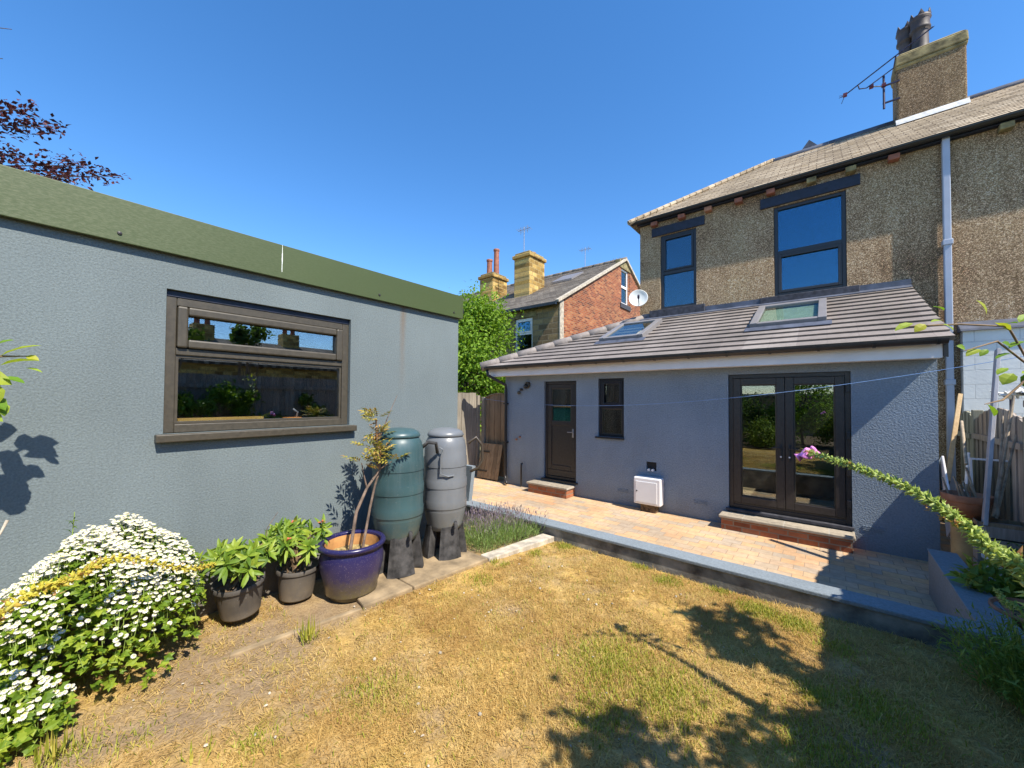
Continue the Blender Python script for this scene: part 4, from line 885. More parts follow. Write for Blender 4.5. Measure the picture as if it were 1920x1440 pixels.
# ================================================================ WATER BUTTS
def butt(name, label, x, y, z, mat, r=.235, H=1.0, hosek=True, zs=.30):
    t = thing('water_butt', label, 'water butt', (x, y, z))
    zb = z+zs
    pr = [(r*.55, 0), (r*.74, .01), (r*.82, .06), (r*.955, .20)]
    hs_ = [.20, .36, .40, .58, .62, .80]
    seq = [(.20, .955), (.225, .965), (.228, .995), (.30, 1.0), (.302, .975), (.42, .98), (.422, 1.005), (.50, 1.005), (.502, .975), (.62, .975), (.622, 1.0), (.71, .99), (.712, .965), (.80, .955), (.86, .90), (.90, .80), (.915, .70), (.915, .60)]
    pr += [(r*k, h*H/.93) for h, k in seq]
    body = MB().lathe(pr, (x, y, zb), 40).build('body', M[mat], t, smooth=True)
    zt = zb+.905*H/.93
    MB().lathe([(r*.70, 0), (r*.80, .002), (r*.84, .012), (r*.83, .03), (r*.76, .055), (r*.55, .078), (r*.25, .088), (0, .088)], (x, y, zt), 40).build('lid', M[mat], t, smooth=True)
    # stand: four scuffed legs with a gap
    for k in range(4):
        a0 = math.pi/4+k*math.pi/2+.35
        sm_ = MB(); n = 6
        lo = [(x+(r*.98)*math.cos(a0+da)*1.06, y+(r*.98)*math.sin(a0+da)*1.06, z) for da in np.linspace(-.52, .52, n)]
        hi = [(x+(r*.84)*math.cos(a0+da), y+(r*.84)*math.sin(a0+da), z+zs+.05+rng.random()*.02) for da in np.linspace(-.47, .47, n)]
        li = [(x+(r*.55)*math.cos(a0+da), y+(r*.55)*math.sin(a0+da), z) for da in np.linspace(-.5, .5, n)]
        hi2 = [(x+(r*.5)*math.cos(a0+da), y+(r*.5)*math.sin(a0+da), z+zs-.02) for da in np.linspace(-.5, .5, n)]
        for i in range(n-1): sm_.hexa([lo[i], lo[i+1], li[i+1], li[i]], [hi[i], hi[i+1], hi2[i+1], hi2[i]])
        sm_.build('stand_leg', M['stand'], t)
    vd = Vector((-x, -y, 0)).normalized(); sd_ = Vector((vd.y, -vd.x, 0))
    q = Vector((x, y, zb+.10))+(vd*.8-sd_*.5).normalized()*r*.9
    MB().tube([q, q+vd*.06, q+vd*.06+Vector((0, 0, -.04))], .018, 8).build('tap', M['stand'], t)
    return t, zb, zt
b1, zb1, zt1 = butt('water_butt', 'dark green ribbed water butt on a black stand beside the blue glazed pot', -3.17, 2.19, .378, 'green_butt', .238, .98, True, .27)
b2, zb2, zt2 = butt('water_butt', 'grey ribbed water butt on a black stand at the garage corner', -3.12, 2.73, .374, 'grey_butt', .225, .98, True, .25)
MB().tube([(-3.0, 2.52, zt2-.14), (-2.95, 2.46, zt2-.04), (-3.0, 2.40, zt2-.03), (-3.08, 2.37, zt2-.10)], .017, 8).build('link_hose', M['stand'], b2, smooth=True)
q = Vector((-2.98, 2.92, zt2-.08))
MB().tube([q, q+Vector((.05, .07, .06)), q+Vector((.08, .13, -.02)), q+Vector((.085, .14, -.18)), q+Vector((.05, .11, -.27)), q+Vector((-.02, .06, -.31))], .016, 8).build('hose', M['hose'], b2, smooth=True)
q = Vector((-2.975, 2.535, zt2-.09))
MB().tube([q+Vector((.0, -.01, .0)), q+Vector((.035, .01, -.02)), q+Vector((.01, .0, -.09)), q+Vector((.005, .0, -.26)), q+Vector((.05, .06, -.29)), q+Vector((.07, .12, -.285))], .008, 6).build('lid_cord', M['grey_butt'], b2, smooth=True)
# ================================================================ POTS AND PLANTS
def pot(label, c, r, h, mat, tilt=(0, 0, 1), soil='soil', rim=.012, name='flowerpot', prof=None, inner=None):
    t = thing(name, label, 'flowerpot', c)
    pr = prof or [(r*.74, 0), (r*.76, .01), (r*.93, h*.86), (r*.97, h*.865), (r, h*.88), (r, h), (r*.93, h), (r*.90, h*.82), (0, h*.82)]
    ax = Vector(tilt)
    if inner:
        k = next(i for i, (a, b) in enumerate(pr) if b == max(q[1] for q in pr))
        MB().lathe(pr[:k+2]+[(pr[k+1][0]-.012, pr[k+1][1]-.012), (pr[k+1][0]-.03, .05), (0, .05)], c, 40, ax).build('pot', M[mat], t, smooth=True)
        MB().lathe([(pr[k+1][0]-.020, pr[k+1][1]-.022), (pr[k+1][0]-.036, .2), (pr[k+1][0]-.046, .2), (pr[k+1][0]-.026, pr[k+1][1]-.022)], c, 40, ax, close=True).build('lining', M[inner], t, smooth=True)
    else: MB().lathe(pr, c, 36, ax).build('pot', M[mat], t, smooth=True)
    sm_ = MB(); z = h*.80 if not inner else h*.74; rr = r*.89 if not inner else pr[k+1][0]-.037
    A = ax.normalized(); X = A.orthogonal().normalized(); Y = A.cross(X); C = Vector(c)+A*z; n = 9
    vs = [C+A*.02]; fs = []
    for i in range(1, n):
        for j in range(28):
            a = 2*math.pi*j/28; vs.append(C+(X*math.cos(a)+Y*math.sin(a))*rr*i/(n-1)+A*(.012*rng.normal() if i < n-1 else .004))
    for j in range(28): fs.append((0, 1+j, 1+(j+1) % 28))
    for i in range(n-2):
        for j in range(28): fs.append((1+i*28+j, 1+(i+1)*28+j, 1+(i+1)*28+(j+1) % 28, 1+i*28+(j+1) % 28))
    sm_.add(vs, fs).build('soil', M[soil], t, smooth=True); return t
p1c = Vector((-3.34, .98, .41)); p2c = Vector((-3.36, 1.37, .365))
pot('tilted dusty black plastic pot, the left of the two beside the white flowering bush', p1c, .162, .245, 'pot_black', (.09, -.10, 1))
pot('upright dusty black plastic pot between the tilted black pot and the blue glazed pot', p2c, .158, .245, 'pot_black', (.03, .02, 1))
bc = Vector((-3.10, 1.70, .34)); bh = .445
bprof = [(.15, 0), (.17, .01), (.215, .12), (.245, .25), (.25, .33), (.236, .38), (.228, .395), (.256, .405), (.268, .425), (.260, bh), (.234, bh), (.215, .42)]
pot('big blue and brown glazed pot with an orange lining beside the green water butt', bc, .26, bh, 'blue', (.0, .0, 1), 'drysoil', prof=bprof, inner='pot_inner', name='glazed_pot')
def whorl(mb, p, ax, n, L, W, spread=1.0, bend=.2, rnd=.2, fn='leaf2'):
    ax = Vector(ax).normalized(); X = ax.orthogonal().normalized(); Y = ax.cross(X); a0 = rng.random()*6.28
    for k in range(n):
        a = a0+2*math.pi*k/n+rng.normal()*.2
        d = (X*math.cos(a)+Y*math.sin(a))*spread+ax*(.35+rng.normal()*rnd)
        getattr(mb, fn)(Vector(p)+rv(.004), d, ax+rv(.15), L*(.75+.5*rng.random()), W*(.8+.4*rng.random()), bend)
def rhodo(label, c, h, nst, spread, flower=None, lean=(0, 0)):
    t = thing('potted_shrub', label, 'shrub', c)
    st = MB(); lv = MB(); fl = MB()
    for i in range(nst):
        a = rng.random()*6.28; rr = spread*(.35+.65*rng.random())
        p0 = Vector(c)+Vector((rng.normal()*.03, rng.normal()*.03, 0)); p2 = Vector(c)+Vector((rr*math.cos(a)+lean[0], rr*math.sin(a)+lean[1], h*(.55+.45*rng.random())))
        p1 = p0.lerp(p2, .5)+Vector((-(p2.x-p0.x)*.2, -(p2.y-p0.y)*.2, .03)); st.tube([p0, p1, p2], [.009, .007, .005], 6)
        for q, s in ((p2, 1), (p1.lerp(p2, .45)+rv(.02), .8)):
            whorl(lv, q, (p2-p1)+Vector((.25, -.1, .1)), 9, .105*s, .027*s, 1, .22); whorl(lv, q+Vector((0, 0, .025)), (p2-p1), 5, .08*s, .026*s, .6, .22)
        if flower and i % 4 == 0: whorl(fl, p2+Vector((0, 0, .05)), (0, 0, 1), 8, .035, .015, 1, .2)
    st.build('stems', M['twig'], t, smooth=True); lv.build('leaves', M['lf_rhodo'], t)
    if flower and fl.v: fl.build('flowers', M[flower], t)
    return t
rhodo('broad leaved green shrub growing in the tilted black pot', p1c+Vector((.01, -.01, .21)), .26, 14, .30)
t_ = rhodo('taller green shrub with a few orange flowers growing in the upright black pot', p2c+Vector((0, 0, .20)), .34, 14, .20, 'redpetal')
MB().tube([p1c+Vector((-.02, .15, .25)), p1c+Vector((-.03, .17, .55)), p1c+Vector((-.02, .24, .66))], [.004, .003, .002], 5).build('bare_twig', M['bark'], t_)
# ailing tree peony in the blue pot
pe = thing('potted_tree', 'leggy plant with yellowing feathery leaves growing from the blue glazed pot', 'plant', bc+Vector((0, 0, .35)))
X0 = -3.10
tops = [pix(705, 785, 0, X0), pix(690, 838, 0, X0-.02), pix(735, 865, 0, X0+.08), pix(678, 868, 0, X0+.02), pix(712, 815, 0, X0-.04), pix(712, 850, 0, X0+.05)]
b0 = bc+Vector((0, -.02, .34)); b1_ = bc+Vector((.02, .08, .34))
k1 = pix(688, 915, 0, X0); k2 = pix(712, 880, 0, X0); k3 = pix(707, 830, 0, X0); k0 = pix(668, 960, 0, X0); kk = pix(694, 950, 0, X0)
stp = MB(); stp.tube([b0, k0, k1, k2, k3, tops[0]], [.014, .014, .012, .012, .013, .006], 8)
stp.tube([b1_, kk, pix(703, 910, 0, X0), k2], [.012, .011, .010, .009], 8)
stp.tube([k1, pix(682, 890, 0, X0), tops[3]], [.008, .006, .004], 6); stp.tube([k2, tops[2]], [.007, .004], 6); stp.tube([k2, tops[1]], [.007, .004], 6); stp.tube([k3, pix(720, 800, 0, X0), pix(732, 770, 0, X0), pix(745, 741, 0, X0)], [.007, .005, .003, .002], 6)
stp.build('stems', M['bark'], pe, smooth=True)
lv = MB()
for tpt in tops:
    for k in range(11):
        a = rng.random()*6.28; d = Vector((math.cos(a), math.sin(a), .45+rng.normal()*.4)).normalized(); L = .10+.06*rng.random()
        up = Vector((0, 0, 1))+rv(.3); r = d.cross(up).normalized()
        for s, sd in ((.3, 1), (.3, -1), (.55, 1), (.55, -1), (.8, 1), (.8, -1), (.9, 0)):
            lv.leaf(tpt+d*L*s, d+r*sd*.85, up, .068*(1.1-s*.35), .019, .2)
lv.build('leaves', M['lf_peony'], pe)
cl = MB()
for i in range(60):
    p = k2.lerp(tops[0], rng.random())+rv(.018); cl.leaf(p, rv()+Vector((0, 0, -.5)), rv(), .035, .02, .4)
cl.build('withered_leaves', M['lf_brown'], pe)
# ---- feverfew bush
fv = thing('flowering_bush', 'big bush smothered in small white daisy flowers against the garage wall', 'flowering bush', (-3.25, .2, .4))
lv = MB(); stf = MB()
def fever_top(x, y):        # height of the bush canopy
    u = (y-.27)/.455; v = (x+3.36)/.44
    e = abs(u)**3+v*v
    return .38+(1.24-.38)*max(0, 1-e)**.24*(.76+.24*min(1, max(0, (y+.25)/.75)))*(.90+.07*math.sin(6*x+9*y+1)+.04*math.sin(23*y-14*x)) if e < 1 else 0
def fever_top2(x, y):
    u = (y+.30)/.55; v = (x+3.12)/.44; e = u*u+v*v
    h = .36+(.74-.36)*max(0, 1-e)**.45*(.9+.1*math.sin(8*x-7*y)) if e < 1 else 0
    return max(h, fever_top(x, y))
cnt = 0
while cnt < 4200:
    x = -3.58+.98*rng.random(); y = -.85+1.72*rng.random(); h = fever_top2(x, y)
    if h < .45: continue
    z = .36+(h-.36)*rng.random()**.45
    p = Vector((x, y, z)); n = Vector(((x+3.3)*1.3, (y-.1)*.8, .55+z-.6)).normalized()+rv(.35); cnt += 1
    a = rng.random()*6.28; d = (Vector((math.cos(a), math.sin(a), .1))+rv(.25)).normalized(); r = d.cross(n).normalized(); L = .035+.03*rng.random()
    lv.leaf(p, d, n, L, L*.6, .2); lv.leaf(p+d*L*.2, d+r*.8, n, L*.75, L*.5, .2); lv.leaf(p+d*L*.2, d-r*.8, n, L*.75, L*.5, .2)
lv.build('leaves', M['lf_fever'], fv)
# flower heads
def daisy():
    mb = MB(); r0, r1 = .0040, .0108; n = 11
    for k in range(n):
        a = 2*math.pi*k/n; b = 2*math.pi*(k+.82)/n; m_ = (a+b)/2
        mb.add([(r0*math.cos(a), r0*math.sin(a), .002), (r1*.96*math.cos(a), r1*.96*math.sin(a), .0), (r1*1.05*math.cos(m_), r1*1.05*math.sin(m_), -.001), (r1*.96*math.cos(b), r1*.96*math.sin(b), .0), (r0*math.cos(b), r0*math.sin(b), .002)], [(0, 1, 2, 3, 4)])
    mb.k = 1
    mb.lathe([(.0048, .0), (.0042, .0022), (.0022, .0036), (0, .004)], (0, 0, 0), 10)
    return mb
dz_ = daisy(); fl_pts = []
tries = 0
while len(fl_pts) < 2200 and tries < 160000:
    tries += 1
    x = -3.58+.95*rng.random(); y = -.62+1.42*rng.random(); h = fever_top2(x, y)
    if h < .5: continue
    dens = .5+.5*math.sin(7.3*x+2.1)*math.sin(6.1*y+.7)+.35*math.sin(15*y-9*x)
    if rng.random() > dens+.32 or (h < .8 and rng.random() < (.30 if y > .05 else .72)) or (y < -.10 and x > -3.25 and rng.random() < .88): continue
    z = h+.02+.03*rng.random()-(.12*rng.random()**2)
    q = Vector((x, y, z))
    if all((q-o).length > .0165 for o in fl_pts): fl_pts.append(q)
fl_pts.sort(key=lambda p: p.length if p.y > -.25 else 99)
first = None; rest = MB()
for i, p in enumerate(fl_pts):
    nrm = (Vector(((p.x+3.4)*.5, (p.y-.15)*.3, .8))+rv(.16)+Vector((.25, 0, .2))).normalized(); s = .85+.4*rng.random()
    q4 = Vector((0, 0, 1)).rotation_difference(nrm).to_matrix()
    if i < 100:
        if first is None:
            first = dz_.build('flower', [M['petal'], M['disc']], fv); o = first
            o['_org'] = (0, 0, 0)
            for v_ in o.data.vertices: v_.co = v_.co+Vector(fv['_org'])
        else: o = first.copy(); COL.objects.link(o); o.parent = fv
        o.matrix_local = Matrix.Translation(p-Vector(fv['_org'])) @ q4.to_4x4() @ Matrix.Scale(s, 4)
    else:
        for f_, m_ in zip(dz_.f, dz_.mi):
            rest.k = m_; rest.add([p+q4 @ (Vector(dz_.v[j])*s) for j in f_], [tuple(range(len(f_)))])
    if i % 3 == 0: stf.tube([p-Vector((0, 0, .12))+rv(.02), p-nrm*.002], .0016, 4)
rest.build('flowers', [M['petal'], M['disc']], fv, kind='stuff')
stf.build('stems', M['greenstem'], fv)
# tall wispy weed at the bush's left and yellow foxglove seed stalk across it
wd_ = thing('tall_weed', 'wispy green weed rising behind the left end of the white flowering bush', 'weed', (-3.5, .1, .4))
st_ = MB(); lw_ = MB(); c0 = Vector((-3.48, .10, .4)); c1 = pix(140, 960, 0, -3.48)
st_.tube([c0, c0.lerp(c1, .5)+Vector((0, .01, 0)), c1], [.005, .004, .002], 5)
for i in range(46):
    t = .35+.65*rng.random(); p = c0.lerp(c1, t); a = rng.random()*6.28; lw_.leaf(p, (math.cos(a), math.sin(a), .5+rng.normal()*.3), (0, 0, 1), .09*(1.2-t)+.02, .010, .3)
st_.build('stem', M['greenstem'], wd_); lw_.build('leaves', M['lf_dark'], wd_)
def foxglove(label, pts, r0, r1, npod, mat, stem, flower=None, brown=0):
    pts = [Vector(p) for p in pts]; base = pts[-1]
    t = thing('foxglove', label, 'foxglove', base)
    # Catmull-Rom resample
    P = [pts[0]]+pts+[pts[-1]]; cur = []
    for i in range(1, len(P)-2):
        for k in range(12):
            u = k/12; a, b, c, d = P[i-1], P[i], P[i+1], P[i+2]
            cur.append(.5*((2*b)+(c-a)*u+(2*a-5*b+4*c-d)*u*u+(3*b-a-3*c+d)*u**3))
    cur.append(pts[-1]); n = len(cur)
    MB().tube(cur, [.003+.006*i/n for i in range(n)], 7).build('stem', M[stem], t, smooth=True)
    pods = MB(); br = MB()
    for i in range(npod):
        s = (i+.5)/npod*.90*(n-1); k = int(s); p = cur[k].lerp(cur[min(k+1, n-1)], s-k); tg = (cur[min(k+1, n-1)]-cur[max(k-1, 0)]).normalized()
        X = tg.orthogonal().normalized(); Y = tg.cross(X); a = i*2.399+rng.normal()*.15; rad = X*math.cos(a)+Y*math.sin(a)
        sz = r0+(r1-r0)*(i/npod)
        d = (rad-tg*.35).normalized(); q = p+rad*.004
        pods.lathe([(sz*.12, 0), (sz*.36, sz*.25), (sz*.34, sz*.55), (sz*.12, sz*.95), (0, sz*1.1)], q, 6, d)
        for w_ in range(3):
            e = (d+rv(.45)+rad*.2).normalized(); pods.leaf(q, e, rad+rv(.3), sz*1.5, sz*.36, .3)
        if i % 7 == 0: pods.leaf(p, (rad*.6-tg*.9), rad, sz*2.0, sz*.3, .3)
        if brown and rng.random() < brown: whorl(br, q+d*sz, d+Vector((0, 0, -1.2)), 3, sz*1.3, sz*.5, .5, .5, .2, 'leaf')
    pods.build('seed_pods', M[mat], t, kind='stuff')
    if br.v: br.build('withered_flowers', M['lf_brown'], t)
    if flower:
        f_ = MB()
        for k in range(4):
            d = (pts[0]-pts[1]).normalized()*.35+Vector((0, 0, -.75))+rv(.45); X = d.normalized()
            f_.lathe([(.005, 0), (.012, .012), (.016, .036), (.024, .050), (.015, .046), (.009, .012)], pts[0]+rv(.014)+Vector((0, 0, .012)), 10, X)
        f_.build('flower', M['pink'], t, smooth=True)
    return t
fpts = [pixd(1508, 846, 2.0), pixd(1580, 868, 1.88), pixd(1680, 905, 1.74), pixd(1780, 962, 1.60), pixd(1862, 1035, 1.50), pixd(1940, 1115, 1.42), (.72, 2.30, .32)]
foxglove('long arching green foxglove spike with one pink flower left at its tip', fpts, .014, .034, 210, 'lf_fox', 'greenstem', True, .025)
fp2 = [pix(402, 1058, 0, -3.10), pix(345, 1066, 0, -2.98), pix(225, 1046, 0, -2.84), pix(125, 1090, 0, -2.74), pix(0, 1155, 0, -2.64), (-2.72, -.55, .4)]
foxglove('dry yellow foxglove spike bent across the front of the white flowering bush', fp2, .014, .026, 150, 'lf_foxdry', 'yellowstem', False, .10)
fp3 = [pixd(1868, 1105, 1.9), pixd(1890, 1135, 1.85), pixd(1925, 1165, 1.8), (.85, 2.75, .32)]
foxglove('short green foxglove spike low in the shade at the right edge', fp3, .010, .018, 70, 'lf_fox', 'greenstem')
# ---- lavender in the bed behind the slabs
lb = MB()
for i in range(5200):
    x = -3.35+.78*rng.random(); y = 3.0+.90*rng.random()
    if x > -2.66+.13*(y-2.93)/.99-.05 and x > -2.72: continue
    if x > -2.80+.10*(y-2.93): continue
    h = (.16+.14*rng.random())*(1-.35*max(0, (y-3.4)/.5)) ; p = Vector((x, y, .30)); d = Vector((rng.normal()*.28, rng.normal()*.28, 1))
    lb.k = 0; z0 = h*rng.random()*.7
    lb.leaf(p+d*z0, d+rv(.3), rv(), .05+.09*rng.random(), .006, .15)
    if i % 6 == 0:
        lb.k = 1; q = p+d.normalized()*(h+.08+.07*rng.random()); lb.leaf(q, d+rv(.1), rv(), .045, .009, .0); lb.leaf(q-d.normalized()*.13, d, rv(), .14, .003, .0)
tag(lb.build('lavender', [M['lf_lav'], M['lf_lavflower']]), 'fading lavender filling the bed between the water butts and the low wall', 'lavender', None, 'stuff')
struct(sheet(-3.6, -2.6, 2.93, 3.93, .1, lambda x, y: .31+.01*math.sin(9*x+7*y)).build('lavender_bed', M['soil'], loc=(0, 0, 0)))
# ================================================================ TREES
def tree(name, label, base, h, crown, n, leafm, L, barkm='bark', clumps=26, cat='tree', tr=.12, rnd=.55, group=None):
    base = Vector(base); t = thing(name, label, cat, base, group); cc = Vector(crown[:3]); cr = Vector(crown[3:])
    tk = MB(); top = Vector((cc.x, cc.y, cc.z+cr.z*.3)); tk.tube([base-Vector((0, 0, .1)), base.lerp(top, .35)+rv(.05), base.lerp(top, .7)+rv(.08), top], [tr, tr*.8, tr*.5, tr*.15], 9)
    cs = []
    for i in range(clumps):
        v = rv(); v.normalize(); v = Vector((v.x*cr.x, v.y*cr.y, v.z*cr.z))*(.45+.55*rng.random()**.5); c = cc+v; cs.append(c)
        s = base.lerp(top, .35+.5*rng.random()); tk.tube([s, s.lerp(c, .5)+rv(.06), c], [tr*.35, tr*.2, tr*.06], 5)
    tk.build('trunk', M[barkm], t, smooth=True)
    lv = MB(); rc = min(cr)*.42
    for i in range(n):
        c = cs[rng.integers(clumps)]; v = rv(rc*rnd); p = c+v; out = ((p-cc).normalized()*.8+Vector((0, 0, .35))+rv(.55)).normalized()
        d = (rv()+Vector((0, 0, -.35))); lv.leaf(p, d, out, L*(.6+.8*rng.random()), L*(.45+.3*rng.random()), .25)
    lv.build('crown', M[leafm], t); return t
tree('leafy_tree', 'bright yellow green leafy tree behind the fence between garage and extension', (-9.7, 9.6, -.05), 5, (-9.55, 9.5, 3.2, 1.65, 1.3, 2.0), 24000, 'lf_tree', .12, clumps=64, rnd=.62)
# copper beech: only branch tips reach into view behind the garage
cbt = thing('copper_beech', 'copper beech tree with dark purple leaves behind the garage roof', 'tree', (-12.5, -3.2, -.05))
tk = MB(); tk.tube([(-12.5, -3.2, -.1), (-12.4, -3.1, 3), (-12.2, -3.0, 6), (-12.1, -3, 9)], [.3, .26, .18, .06], 10)
lv = MB(); brs = []
for (p0, p1) in (((-12.3, -3.05, 4.2), pix(215, 330, 0, -8.2)), ((-12.3, -3.05, 4.8), pix(125, 335, 0, -8.0)), ((-12.2, -3, 5.2), pix(105, 240, 0, -8.4)), ((-12.2, -3, 5.0), pix(60, 205, 0, -8.3)), ((-12.2, -3, 4.6), pix(30, 290, 0, -8.6)), ((-12.1, -3, 6.8), pix(22, 55, 0, -8.5)), ((-12.1, -3, 6.0), pix(5, 110, 0, -8.5)), ((-12.3, -3.0, 4.4), pix(165, 310, 0, -8.6)), ((-12.3, -3.0, 4.4), pix(20, 325, 0, -8.2))):
    a = Vector(p0); b = Vector(p1); m_ = a.lerp(b, .55)+Vector((0, 0, .35)); tk.tube([a, m_, b], [.05, .018, .004], 6); brs.append((a, m_, b))
for i in range(22):
    v = rv(); v.normalize(); b = Vector((-12.6, -4.0, 6.6))+Vector((v.x*2.6, v.y*2.6-.6, v.z*2.2)); a = Vector((-12.2, -3, 4.5+2*rng.random())); m_ = a.lerp(b, .5)+Vector((0, 0, .3)); tk.tube([a, m_, b], [.07, .03, .01], 5); brs.append((a, m_, b))
tk.build('trunk', M['bark'], cbt, smooth=True)
for k, (a, m_, b) in enumerate(brs):
    for i in range((380 if k in (5, 6) else 560) if k < 9 else 260):
        t = (.42+.58*rng.random()) if k not in (5, 6) else .2+.70*rng.random(); p = a*(1-t)**2+m_*2*t*(1-t)+b*t*t
        p = p+rv(.07+.22*(1-t))*.9
        lv.leaf(p, (b-a).normalized()+rv(.6), Vector((0, 0, 1))+rv(.5), .075*(.7+.6*rng.random()), .042, .2)
lv.build('crown', M['lf_beech'], cbt)
# branch sprays at the near end of the garden: rose / apple shoots from off frame shrubs
def spray(name, label, pts, rad, leaves, mat, base):
    t = thing(name, label, 'shrub', base)
    s = MB(); lv = MB()
    for q in pts: s.tube(q, [rad]*(len(q)-1)+[rad*.4], 6)
    s.build('stem', M['twig'], t, smooth=True)
    for (p, d, L, W) in leaves: lv.leaf2(p, d, Vector((.3, -.3, 1))+rv(.3), L, W, .2)
    lv.build('leaves', M[mat], t); return t
rb = Vector((1.15, 2.55, .3)); D1 = 1.55
arm = pixd(1945, 655, D1)
q1 = [rb, Vector((1.0, 2.55, 1.6)), pixd(1935, 690, D1), pixd(1890, 612, D1), pixd(1800, 608, D1), pixd(1690, 612, D1+.05)]
q2 = [pixd(1935, 690, D1), pixd(1870, 640, D1), pixd(1800, 660, D1)]
q3 = [pixd(1935, 690, D1), pixd(1915, 720, D1), pixd(1880, 750, D1), pixd(1846, 758, D1)]
lv_ = []
def L_(px, py, dx, dy, l, w_, dep=D1):
    p = pixd(px, py, dep); q = pixd(px+dx, py+dy, dep); lv_.append((p, (q-p), l, w_))
for a in ((1712, 606, -30, 10, .075, .034), (1735, 608, -18, 12, .05, .035), (1745, 604, 28, -6, .05, .022), (1768, 608, 20, 8, .05, .024), (1770, 582, -12, -6, .045, .03), (1850, 590, -10, -20, .07, .035), (1865, 605, 25, 10, .07, .04), (1880, 610, 30, -8, .06, .03), (1910, 605, 12, -10, .06, .035), (1925, 640, -30, 8, .075, .035), (1810, 655, -12, -6, .035, .026), (1838, 655, -30, 12, .06, .035), (1852, 655, -12, 10, .04, .025), (1900, 662, -28, 6, .075, .03), (1878, 642, 20, 8, .05, .03), (1900, 700, -14, 14, .06, .05), (1915, 700, 14, 2, .06, .04), (1850, 757, 8, 10, .06, .045), (1935, 700, -10, 16, .06, .05), (1890, 690, -20, 10, .05, .03)): L_(*a)
spray('climbing_rose', 'leggy shoots with yellowing green leaves hanging in at the right edge', [q1, q2, q3], .004, lv_, 'lf_rose', rb)
lv_ = []; lb0 = Vector((-3.25, -.55, .4)); XL = -3.2
ql = [lb0, Vector((-3.2, -.6, 1.4)), pix(-60, 690, 0, XL), pix(0, 668, 0, XL), pix(50, 668, 0, XL)]
def L2(px, py, dx, dy, l, w_, X=XL):
    p = pix(px, py, 0, X); q = pix(px+dx, py+dy, 0, X+.02); lv_.append((p, q-p, l, w_))
for a in ((0, 668, 40, -14, .15, .07), (48, 668, 16, 4, .055, .035), (0, 685, 45, -8, .14, .06), (45, 690, 24, 4, .07, .03), (0, 708, 25, 4, .09, .05), (-60, 670, 40, 20, .13, .08), (-50, 700, 40, 10, .13, .08), (-70, 720, 30, 20, .13, .08), (-30, 690, 20, 30, .12, .08), (-40, 740, 30, 20, .13, .09), (-60, 640, 20, -20, .12, .08), (-20, 720, 10, 20, .1, .08), (-80, 690, -10, 30, .12, .09), (-90, 740, 20, 20, .13, .09), (-30, 745, 20, 10, .1, .07), (-10, 750, 15, 20, .09, .06), (-60, 770, 40, 10, .12, .08), (-20, 655, 20, -10, .1, .06)): L2(*a)
spray('sapling', 'bright green leaves of a sapling poking in at the left edge before the garage', [ql], .006, lv_, 'lf_rose', lb0)
tag(MB().tube([(-3.1, -.28, .4), (-3.12, -.22, .9), pix(-2, 1005, 0, -3.12), pix(14, 975, 0, -3.12)], [.003, .003, .004, .007], 6).build('dry_grass_stalk', M['kerb'], smooth=True), 'single pale dry grass stalk at the left edge before the garage wall', 'grass stalk')
# ---- shaded bed plants on the right
def frondy(name, label, c, n, h, sp, mat, L, W, cat='plant', fine=5):
    t = thing(name, label, cat, c); lv = MB(); st = MB()
    for i in range(n):
        a = rng.random()*6.28; rr = sp*rng.random()**.6; p0 = Vector(c)+Vector((rr*.35*math.cos(a), rr*.35*math.sin(a), 0)); p2 = Vector(c)+Vector((rr*math.cos(a), rr*math.sin(a), h*(.55+.5*rng.random())*(1-.4*(rr/sp)**2)))
        st.tube([p0, p0.lerp(p2, .6)+Vector((0, 0, .05)), p2], [.004, .003, .001], 4)
        for k in range(fine):
            q = p0.lerp(p2, .35+.65*(k+.5)/fine)+rv(.012); d = (p2-p0).normalized()*.5+rv(.7)+Vector((0, 0, .1)); lv.leaf(q, d, Vector((0, 0, 1))+rv(.4), L*(.6+.7*rng.random()), W*(.7+.6*rng.random()), .25)
    st.build('stems', M['greenstem'], t); lv.build('leaves', M[mat], t); return t
frondy('feathery_shrub', 'soft feathery green shrub filling the shaded corner by the low wall end', (.86, 3.52, .28), 200, .50, .38, 'lf_shade', .06, .009, 'shrub', 13)
frondy('feathery_shrub', 'dark tangled green shrub low at the right edge of the lawn', (1.16, 3.20, .28), 190, .55, .46, 'lf_shade', .07, .012, 'shrub', 10)
frondy('leafy_plant', 'broad leaved dark plant leaning over the blue wall from the shaded bed', (1.10, 4.95, .30), 60, .42, .34, 'lf_shade', .11, .05, 'plant', 6)
frondy('leafy_plant', 'dark green potted plant behind the foxglove spike near the right fence', (1.38, 5.25, .50), 40, .35, .25, 'lf_dark', .09, .035, 'plant', 5)
pot('shallow terracotta bowl in the shaded bed behind the low wall', Vector((1.16, 4.52, .31)), .24, .17, 'terracotta', name='terracotta_bowl')
pot('pale rimmed pot in the shaded bed behind the blue wall', Vector((1.30, 5.60, .30)), .20, .26, 'fillet', name='flowerpot')
